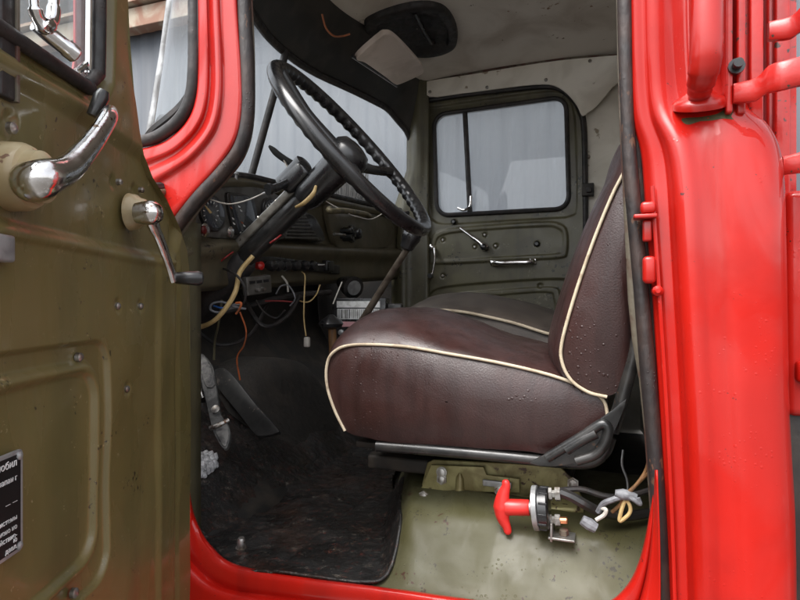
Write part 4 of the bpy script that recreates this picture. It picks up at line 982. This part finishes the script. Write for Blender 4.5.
for (y, rr3) in ((494, 1.15), (520, 1.0)):
    b = MB(); c_ = kx(549, y); b.add(*lathe_geo([(0, 5.5*sc*rr3), (3*sc, 5.5*sc*rr3), (3*sc, 4*sc), (6*sc, 4*sc), (6*sc, 6*sc*rr3), (11*sc, 6*sc*rr3), (11*sc, 3.5*sc)], c_, kd, 6), M['steel'])
    b.add(*lathe_geo([(9*sc, 3.4*sc), (17*sc, 3.4*sc), (18*sc, 2.5*sc)], c_, kd, 16), M['copper' if y > 500 else 'steel']); b.build('terminal', sw)
b = MB(); b.add(*box_geo(kx(562, 536), .042, .035, .004, bev=.001), M['steel']); b.add(*box_geo(kx(552, 529), .004, .035, .03, bev=.001), M['steel']); b.add(*lathe_geo([(0, .008), (.008, .007)], kx(564, 534), (0, -.2, 1), 6), M['rust']); b.build('bracket', sw)
sww = [('battery_cable', [(560, 492, .965), (572, 497, .965), (588, 506, .97), (602, 512, .99), (625, 516, 1.02), (655, 512, 1.05)], .0085, 'dark'),
 ('battery_cable', [(556, 491, .975), (580, 489, .985), (605, 496, .99), (628, 496, 1.0), (650, 490, 1.02)], .005, 'rubber'),
 ('control_wire', [(598, 512, .95), (603, 504, .945), (612, 500, .94), (624, 496, .94)], .0045, 'cable_g'),
 ('control_wire', [(596, 520, .94), (604, 515, .94), (606, 510, .94), (602, 508, .945)], .0032, 'cable_w'),
 ('control_wire', [(624, 496, .94), (630, 506, .94), (629, 514, .94), (620, 521, .94), (621, 512, .94), (625, 500, .94)], .003, 'cable_y'),
 ('control_wire', [(627, 495, .94), (634, 500, .93), (640, 504, .93), (638, 498, .93)], .0035, 'cable_g'),
 ('control_wire', [(626, 494, .94), (635, 486, .94), (643, 478, .94), (650, 472, .93)], .0026, 'wood'),
 ('control_wire', [(630, 492, .94), (640, 480, .94), (646, 470, .94), (650, 455, .93)], .0026, 'wood'),
 ('control_wire', [(628, 494, .94), (627, 480, .95), (622, 465, .96), (623, 450, .97)], .002, 'dark'),
 ('control_wire', [(612, 512, .95), (620, 505, .945), (624, 498, .94)], .003, 'wood')]
for nm, pts, r, m_ in sww: tube(nm, [P(x, y, Y) for x, y, Y in pts], r, M[m_], sw, seg=8)
lathe('wire_clip', [(-.012, .008), (0, .010), (.012, .008)], P(589, 524, .94), (.6, 0, -.3), M['cable_g'], sw, 10)
lathe('tape_knot', [(-.016, .005), (-.005, .009), (.006, .008), (.016, .005)], P(626, 495, .94), (1, 0, -.1), M['cable_g'], sw, 10)

# ---------------- driver door, swung open
H0 = Vector((PX(190, 300, -.725).x, PX(190, 300, -.725).y, 0)); ang = math.radians(21)
DP = Plane(H0, (math.sin(ang), -math.cos(ang), 0), (0, 0, 1))
dc = empty('driver_door', (H0.x, H0.y, -.75)); dc.parent = T; dc.matrix_parent_inverse = T.matrix_world.inverted(); bpy.context.view_layer.update()
dc['label'] = 'olive inner side of the open driver door'
def D(x, y, off=0): return DP.at(x, y, off)
do = [DP.to2(x, y) for x, y in ((190, 700), (190, 500), (190, 330), (189.5, 275), (187, 250), (180, 228), (167, 200), (153, 178), (144, 155), (139, 130), (134, 90), (130, 40), (128, 0))]
s_, z_ = do[-1]; zb = do[0][1]; zt = .62
do = do+[(s_+.012, zt-.03), (s_+.03, zt)]+[(.78, zt), (.80, zt-.03), (.80, zb)]
wn_z0 = DP.to2(40, 50.5)[1]
wr = DP.to2(104, 20)[0]
dwin = [(wr+.002, zt-.09), (wr+.03, zt-.05), (.72, zt-.05), (.74, zt-.08), (.74, wn_z0+.02), (.72, wn_z0), (wr+.055, wn_z0), (wr+.028, wn_z0+.006), (wr+.008, wn_z0+.024), (wr+.001, wn_z0+.05)]
pl = lambda pts, n=4: [(p.x, p.y) for p in crom([Vector((*DP.to2(x, y), 0)) for x, y in pts], n, True)]
feats = []
# lip round the window
feats.append((c2([(wr-.028, zt-.10), (wr+.0, zt-.02), (.76, zt-.02), (.78, zt-.06), (.78, wn_z0), (.74, wn_z0-.02), (wr+.06, wn_z0-.020), (wr+.01, wn_z0-.012), (wr-.018, wn_z0+.018), (wr-.026, wn_z0+.06)], 4), -.010, .016))
# upper recess with handle and crank
feats.append((pl([(-40, 30), (0, 68), (60, 100), (110, 132), (150, 160), (170, 186), (180, 212), (180, 236), (172, 256), (160, 260), (110, 250), (60, 237), (0, 224), (-40, 216)]), -.010, .022))
feats.append((pl([(-60, 207), (0, 219), (80, 238), (165, 257), (165, 265), (80, 250), (0, 236), (-60, 226)]), .006, .012))
# lower recessed panels
zl = DP.to2(50, 348)[1]; sl_ = DP.to2(109, 450)[0]; zbt = DP.to2(90, 592)[1]
def rrp(s0, s1, z0, z1, r): return rrect((s0+s1)/2, (z0+z1)/2, (s1-s0)/2, (z1-z0)/2, r, 8)
feats.append((rrp(sl_, .78, zbt, zl, .035), -.0075, .005))
feats.append((rrp(sl_+.022, .76, zbt+.03, zl-.024, .04), .0085, .010))
feats.append((rrp(sl_+.034, .745, zbt+.042, zl-.036, .035), -.008, .010))
# vertical flute near the hinge edge
s1, s2 = DP.to2(174, 400)[0], DP.to2(157, 400)[0]; zf = DP.to2(165, 285)[1]
feats.append((rrp(s1, s2+.0, DP.to2(165, 640)[1], zf+.05, .012), .0045, .020))
feats.append((rrp(s1-.02, s1-.004, -1., zf+.1, .004), -.003, .02))
for (x, y) in ((118, 306), (141, 306), (120, 182), (142, 190), (13, 128), (127, 389), (22, 120)):
    u, v = DP.to2(x, y); feats.append((('c', u, v, .008), -.004, .012))
warp = lambda U, V: .0016*np.sin(U*19+V*7)*np.cos(V*13-U*5)+.0008*np.sin(U*47)*np.sin(V*37+1)
dpn = pressed('inner_panel', DP, do, [dwin], feats, .0022, M['olive'], dc, 0, warp)
# outer skin and edge
V_ = []; F_ = []; dd = [Vector(p) for p in do]
rows = [[DP.to3(u, v, h) for u, v in do] for h in (.0, -.004, -.03, -.034)]
n_ = len(do); Vv = [p for r in rows for p in r]; Ff = [(i*n_+k, i*n_+(k+1) % n_, (i+1)*n_+(k+1) % n_, (i+1)*n_+k) for i in range(3) for k in range(n_)]
dm = mesh('door_edge', Vv, Ff, M['olive'], dc, smooth=False)
pressed('outer_skin', Plane(DP.o-DP.n*.036, DP.eu, DP.ev), do, [dwin], [], .012, M['red'], dc, .003)
gl = [(u, v) for u, v in ((wr-.01, zt-.03), (.75, zt-.03), (.75, wn_z0-.01), (wr-.01, wn_z0-.01))]
V_, F_ = extr(gl, DP, -.024, -.020); b = MB(); b.add(V_, F_, M['glass']); b.build('glass', dc)
wpp = [DP.to3(u, v, -.006) for u, v in c2(dwin, 3)]; V_, F_ = tube_geo(wpp+[wpp[0]], .0085, 10, cap=False); b = MB(); b.add(V_, F_, M['rubber']); b.build('rubber_surround', dc)
wpp = [DP.to3(u, v, -.013) for u, v in c2([(u+(.012 if u < .4 else -.012), v+(.010 if v < .3 else -.01)) for u, v in dwin], 3)]; V_, F_ = tube_geo(wpp+[wpp[0]], .004, 8, cap=False); b = MB(); b.add(V_, F_, M['chrome']); b.build('glass_trim', dc)
# vent window post and latch
sv = DP.to2(14, 10)[0]
b = MB(); b.add(*box_geo(DP.to3(sv, .45, -.012), .022, .014, .5, DP.eu, DP.n, DP.ev, .003), M['rubber']); b.add(*box_geo(DP.to3(sv-.012, .45, -.008), .005, .010, .5, DP.eu, DP.n, DP.ev, .001), M['rust']); b.build('vent_post', dc)
b = MB(); b.add(*tube_geo(crom([D(35, -14, .006), D(34, 4, .008), D(38, 18, .008), D(44, 26, .010), D(52, 20, .010), D(54, 2, .008), D(53, -16, .006)], 6), [.0045]*8+[.007]*8+[.009]*6+[.007]*7+[.0055]*8, 12), M['chrome'])
b.add(*lathe_geo([(-.012, .008), (.006, .009), (.022, .009), (.024, .010), (.034, .010), (.036, .008)], D(46, 32, .006), DP.n*.45-DP.eu*.9-Vector((0, 0, .35)), 18), M['chrome']); b.build('vent_latch', dc)
# inner release handle: cream escutcheon and chrome lever
hb = D(22, 177, .002)
lathe('handle_base', [(-.012, .035), (.004, .034), (.010, .031), (.012, .027), (.022, .026), (.025, .020)], hb, DP.n, M['cream'], dc, 36)
lv = [D(31, 180, .022), D(34, 182, .040), D(45, 178, .050), D(66, 170, .052), D(84, 152, .052), D(98, 134, .050), D(108, 118, .046), D(110, 112, .036)]
dl = tube('release_lever', lv, [.0185, .0195, .0185, .0155, .0130, .0115, .0105, .0100, .0085], M['chrome'], dc, n=8, seg=20)
lathe('lever_pin', [(-.016, .007), (.010, .009), (.018, .006)], D(98, 104, .020), DP.n*.3+Vector((0, 0, .8))-DP.eu*.1, M['dark'], dc, 14)
# window winder
cb_ = D(133, 212, .0)
lathe('crank_base', [(-.004, .027), (.006, .025), (.010, .021), (.018, .0185), (.021, .016), (.034, .015)], cb_, DP.n, M['cream'], dc, 32)
b = MB(); kp = D(151, 213, .040)
b.add(*lathe_geo([(-.02, .014), (-.004, .017), (.006, .016), (.013, .011), (.016, .003)], kp, DP.n, 24), M['chrome'])
b.add(*tube_geo(crom([kp-DP.n*.004, D(160, 240, .038), D(168, 262, .040), D(174, 281, .044)], 6), [.0115]*4+[.0095]*6+[.0085]*6+[.009]*3, 14, .6), M['chrome']); b.build('window_crank', dc)
lathe('crank_knob', [(-.002, .006), (.002, .009), (.018, .0105), (.034, .0115), (.040, .009), (.042, .003)], D(175, 278, .044), DP.n*.9-DP.eu*.25+Vector((0, 0, 0)), M['bakelite'], dc, 20)
for (x, y, r) in ((118, 306, .005), (141, 306, .005), (120, 182, .0045), (142, 190, .0045), (13, 128, .006), (80, 357, .0055), (127, 389, .005), (75, 593, .006)):
    lathe('screw', [(-.004, r), (.001, r), (.003, r*.6), (.0035, r*.1)], D(x, y, -.002), DP.n, M['steel'], dc, 16)
b = MB(); b.add(*box_geo(D(0, 248, .008), .028, .012, .026, DP.eu, DP.n, DP.ev, .003), M['alu']); b.build('catch_plate', dc)
# riveted data plate
s0 = DP.to2(20.5, 500)[0]; z1 = DP.to2(20.5, 448)[1]; z0 = DP.to2(20.5, 549)[1]
PPl = Plane(DP.to3(s0, 0, .0015), DP.eu, DP.ev)
V_, F_ = extr(rrp(0, .16, z0, z1, .005), PPl, -.0015, .001, .0005); b = MB(); b.add(V_, F_, M['alu'])
V_, F_ = extr(rrp(.004, .156, z0+.004, z1-.004, .003), PPl, .0, .0014, .0002); b.add(V_, F_, M['plate'])
for (u, v) in ((.006, z0+.006), (.006, z1-.006), (.154, z0+.006), (.154, z1-.006)): b.add(*lathe_geo([(0, .0042), (.0015, .004), (.0028, .002), (.003, .0005)], PPl.to3(u, v, .001), PPl.n, 14), M['alu'])
tmat = Matrix((( -DP.eu.x, DP.ev.x, DP.n.x, 0), (-DP.eu.y, DP.ev.y, DP.n.y, 0), (-DP.eu.z, DP.ev.z, DP.n.z, 0), (0, 0, 0, 1)))
hgt = z1-z0
for (txt, v, size) in (('автомобил', .86, .0125), ('клапан г', .72, .0095), ('—  —', .50, .008), ('тормозной системы', .34, .0085), ('заполнено но', .25, .0085), ('воздействие-', .17, .0085), ('ю', .125, .0085), ('давл.', .06, .0085)):
    cu = bpy.data.curves.new('text', 'FONT'); cu.body = txt; cu.size = size*.8; cu.align_x = 'RIGHT'; cu.extrude = .0002
    to = bpy.data.objects.new('text', cu); COL.objects.link(to); bpy.context.view_layer.update()
    me = bpy.data.meshes.new_from_object(to.evaluated_get(bpy.context.evaluated_depsgraph_get())); bpy.data.objects.remove(to)
    me.transform(Matrix.Translation(PPl.to3(.010, z0+hgt*v, .0018)) @ tmat)
    b.add([v.co.copy() for v in me.vertices], [tuple(p.vertices) for p in me.polygons], M['white']); bpy.data.meshes.remove(me)
b.build('data_plate', dc, smooth=False, auto=0)

# ================================================================== LOOSE THINGS
# floor mat
def matz(X, Y):
    toe = np.interp(-X, [.70, .78, .85, 1.05, 1.2], [0, .004, .04, .17, .29])
    nz = .006*math.sin(X*23+Y*9)*math.sin(Y*17)+.010*noise.noise(Vector((X*6, Y*6, 0)))+.003*noise.noise(Vector((X*30, Y*30, 3)))+.0015*noise.noise(Vector((X*90, Y*90, 3)))
    return max(-.498+toe+nz, float(humpz(X, Y))+.006 if X > -.56 else -9)
hb_ = lambda Y: -.375-.33*(Y-.9)+.040
mo = [Vector((hb_(Y)+dx, Y, 0)) for Y, dx in ((1.26, .0), (1.18, .006), (1.08, .0), (1.0, .004), (.95, -.004), (.915, -.02))]+[PZ(x, y, -.495) for x, y in ((368, 585), (340, 583), (290, 576), (240, 568), (222, 556), (205, 538), (190, 512))]
mo2 = [(p.x, p.y) for p in mo]+[(-.80, .90), (-1.15, .90), (-1.2, 1.50), (-.9, 1.85), (-.65, 1.85), (-.55, 1.45)]
MPn = Plane((0, 0, -.495), (1, 0, 0), (0, 1, 0))
mo3 = [(p.x, p.y) for p in crom([Vector((a, b_, 0)) for a, b_ in mo2], 4, True)]
def mcurve(u, v, h):
    e = psdf(u, v, mo3); lipz = .008*np.clip(1+e/.012, 0, 1)**2*((v < 1.1) & (u > -.75))
    z = np.array([matz(a, b_) for a, b_ in zip(u, v)])+lipz; return np.stack([u, v, z], 1)
fm = pressed('floor_mat', MPn, mo3, [], [], .006, M['mat'], None, .005, None, mcurve)
tag(fm, 'worn wet black rubber mat covering the cab floor below the pedals', 'floor mat')
def mpt(x, y):
    z = -.46
    for _ in range(25): p = PZ(x, y, z); z = .5*z+.5*matz(p.x, p.y)
    return PZ(x, y, z)
b = MB()
for k in range(110):
    a = random.random()*6.28; rr4 = random.random()**.6; c = mpt(200+13*rr4*math.cos(a)+4, 466+11*rr4*math.sin(a)); c.z += .004+.008*random.random()*(1-rr4)
    r = .004+.007*random.random()
    bm = bmesh.new(); bmesh.ops.create_icosphere(bm, subdivisions=2, radius=r)
    b.add([v.co*(1+.5*noise.noise(v.co*160+c*30))+c for v in bm.verts], [tuple(v.index for v in f_.verts) for f_ in bm.faces], M['snow']); bm.free()
sn = b.build('snow_clump', None, auto=0); tag(sn, 'crumbly lump of dirty snow on the floor mat beside the open door', 'snow')
bl = mpt(241, 549); b = MB(); b.add(*lathe_geo([(0, .011), (.004, .011), (.004, .008), (.02, .0085), (.024, .006)], bl, (.1, -.1, 1), 14), M['steel']); o = b.build('floor_bolt', T)
# radio unit
rc = P(359, 321, 1.60); ez = Vector((0, 0, 1)); ey = Vector((.26, -.96, 0)).normalized(); ex = Vector((ey.y*-1, ey.x, 0)); ex = Vector((.96, .26, 0))
rad = empty('radio', rc-ez*.075); tag(rad, 'black radio unit with white striped label, on the engine cover beside the driver seat', 'radio')
b = MB(); b.add(*box_geo(rc-ey*.05, .172, .10, .145, ex, ey, ez, .004), M['bakelite']); b.build('case', rad)
RP = Plane(rc+ey*.001, ex, ez)
def rp(name, u0, u1, v0, v1, h, m): 
    V_, F_ = extr([(u0, v0), (u1, v0), (u1, v1), (u0, v1)], RP, 0, h); b = MB(); b.add(V_, F_, m); return b
rp('label', -.070, .066, .042, .062, .002, M['white']).build('label_strip', rad)
bb = rp('label', -.068, .064, .006, .038, .002, M['white'])
x = -.066
while x < .060:
    w = random.choice((.0012, .0018, .003)); V_, F_ = extr([(x, .008), (x+w, .008), (x+w, .036), (x, .036)], RP, .001, .0026); bb.add(V_, F_, random.choice((M['bezel'], M['alu'], M['plate']))); x += w+random.choice((.0016, .003, .004))
bb.build('striped_label', rad)
rp('label', -.056, .062, -.018, -.002, .002, M['pink']).build('pink_label', rad)
for (u, v, r) in ((-.056, -.036, .010), (-.043, -.054, .006), (-.054, -.064, .005)): lathe('dial_knob', [(0, r), (.008, r*.9), (.010, r*.5)], RP.to3(u, v, 0), RP.n, M['alu'], rad, 16)
b = MB()
for dx in (-1, 1): b.add(*box_geo(RP.to3(-.036+.003*dx, -.036, .001), .002, .002, .012, (ex+ez*.35*dx).normalized(), ey, (ez+ex*.35*dx).normalized()), M['white'])
b.build('mark', rad)
b = MB(); b.add(*box_geo(rc+ex*.11-ez*-.03-ey*.04, .05, .05, .05, ex, ey, ez, .006), M['dark']); b.build('connector', rad)
# bush outside the windscreen
bs = P(346, 186, 4.4); tw = MB()
for k in range(260):
    a = random.uniform(-1, 1)*.9; L_ = .24*(1-.25*a*a)*random.uniform(.8, 1.05)
    base = Vector((bs.x+a*.13, 4.4+random.uniform(-.1, .1), bs.z-.25)); tp = base+Vector((a*.06, random.uniform(-.03, .03), .18+L_))
    tw.add(*tube_geo([base, base.lerp(tp, .5)+Vector((a*.03, 0, 0)), tp], [.006, .005, .002], 4), M['bush'])
tw.add(*tube_geo([Vector((bs.x, 4.4, -1.6)), Vector((bs.x, 4.4, bs.z-.2))], .03, 8), M['bush'])
bo = tw.build('bush', None, auto=0); tag(bo, 'dark twiggy clipped bush outside, visible just above the dashboard', 'bush')
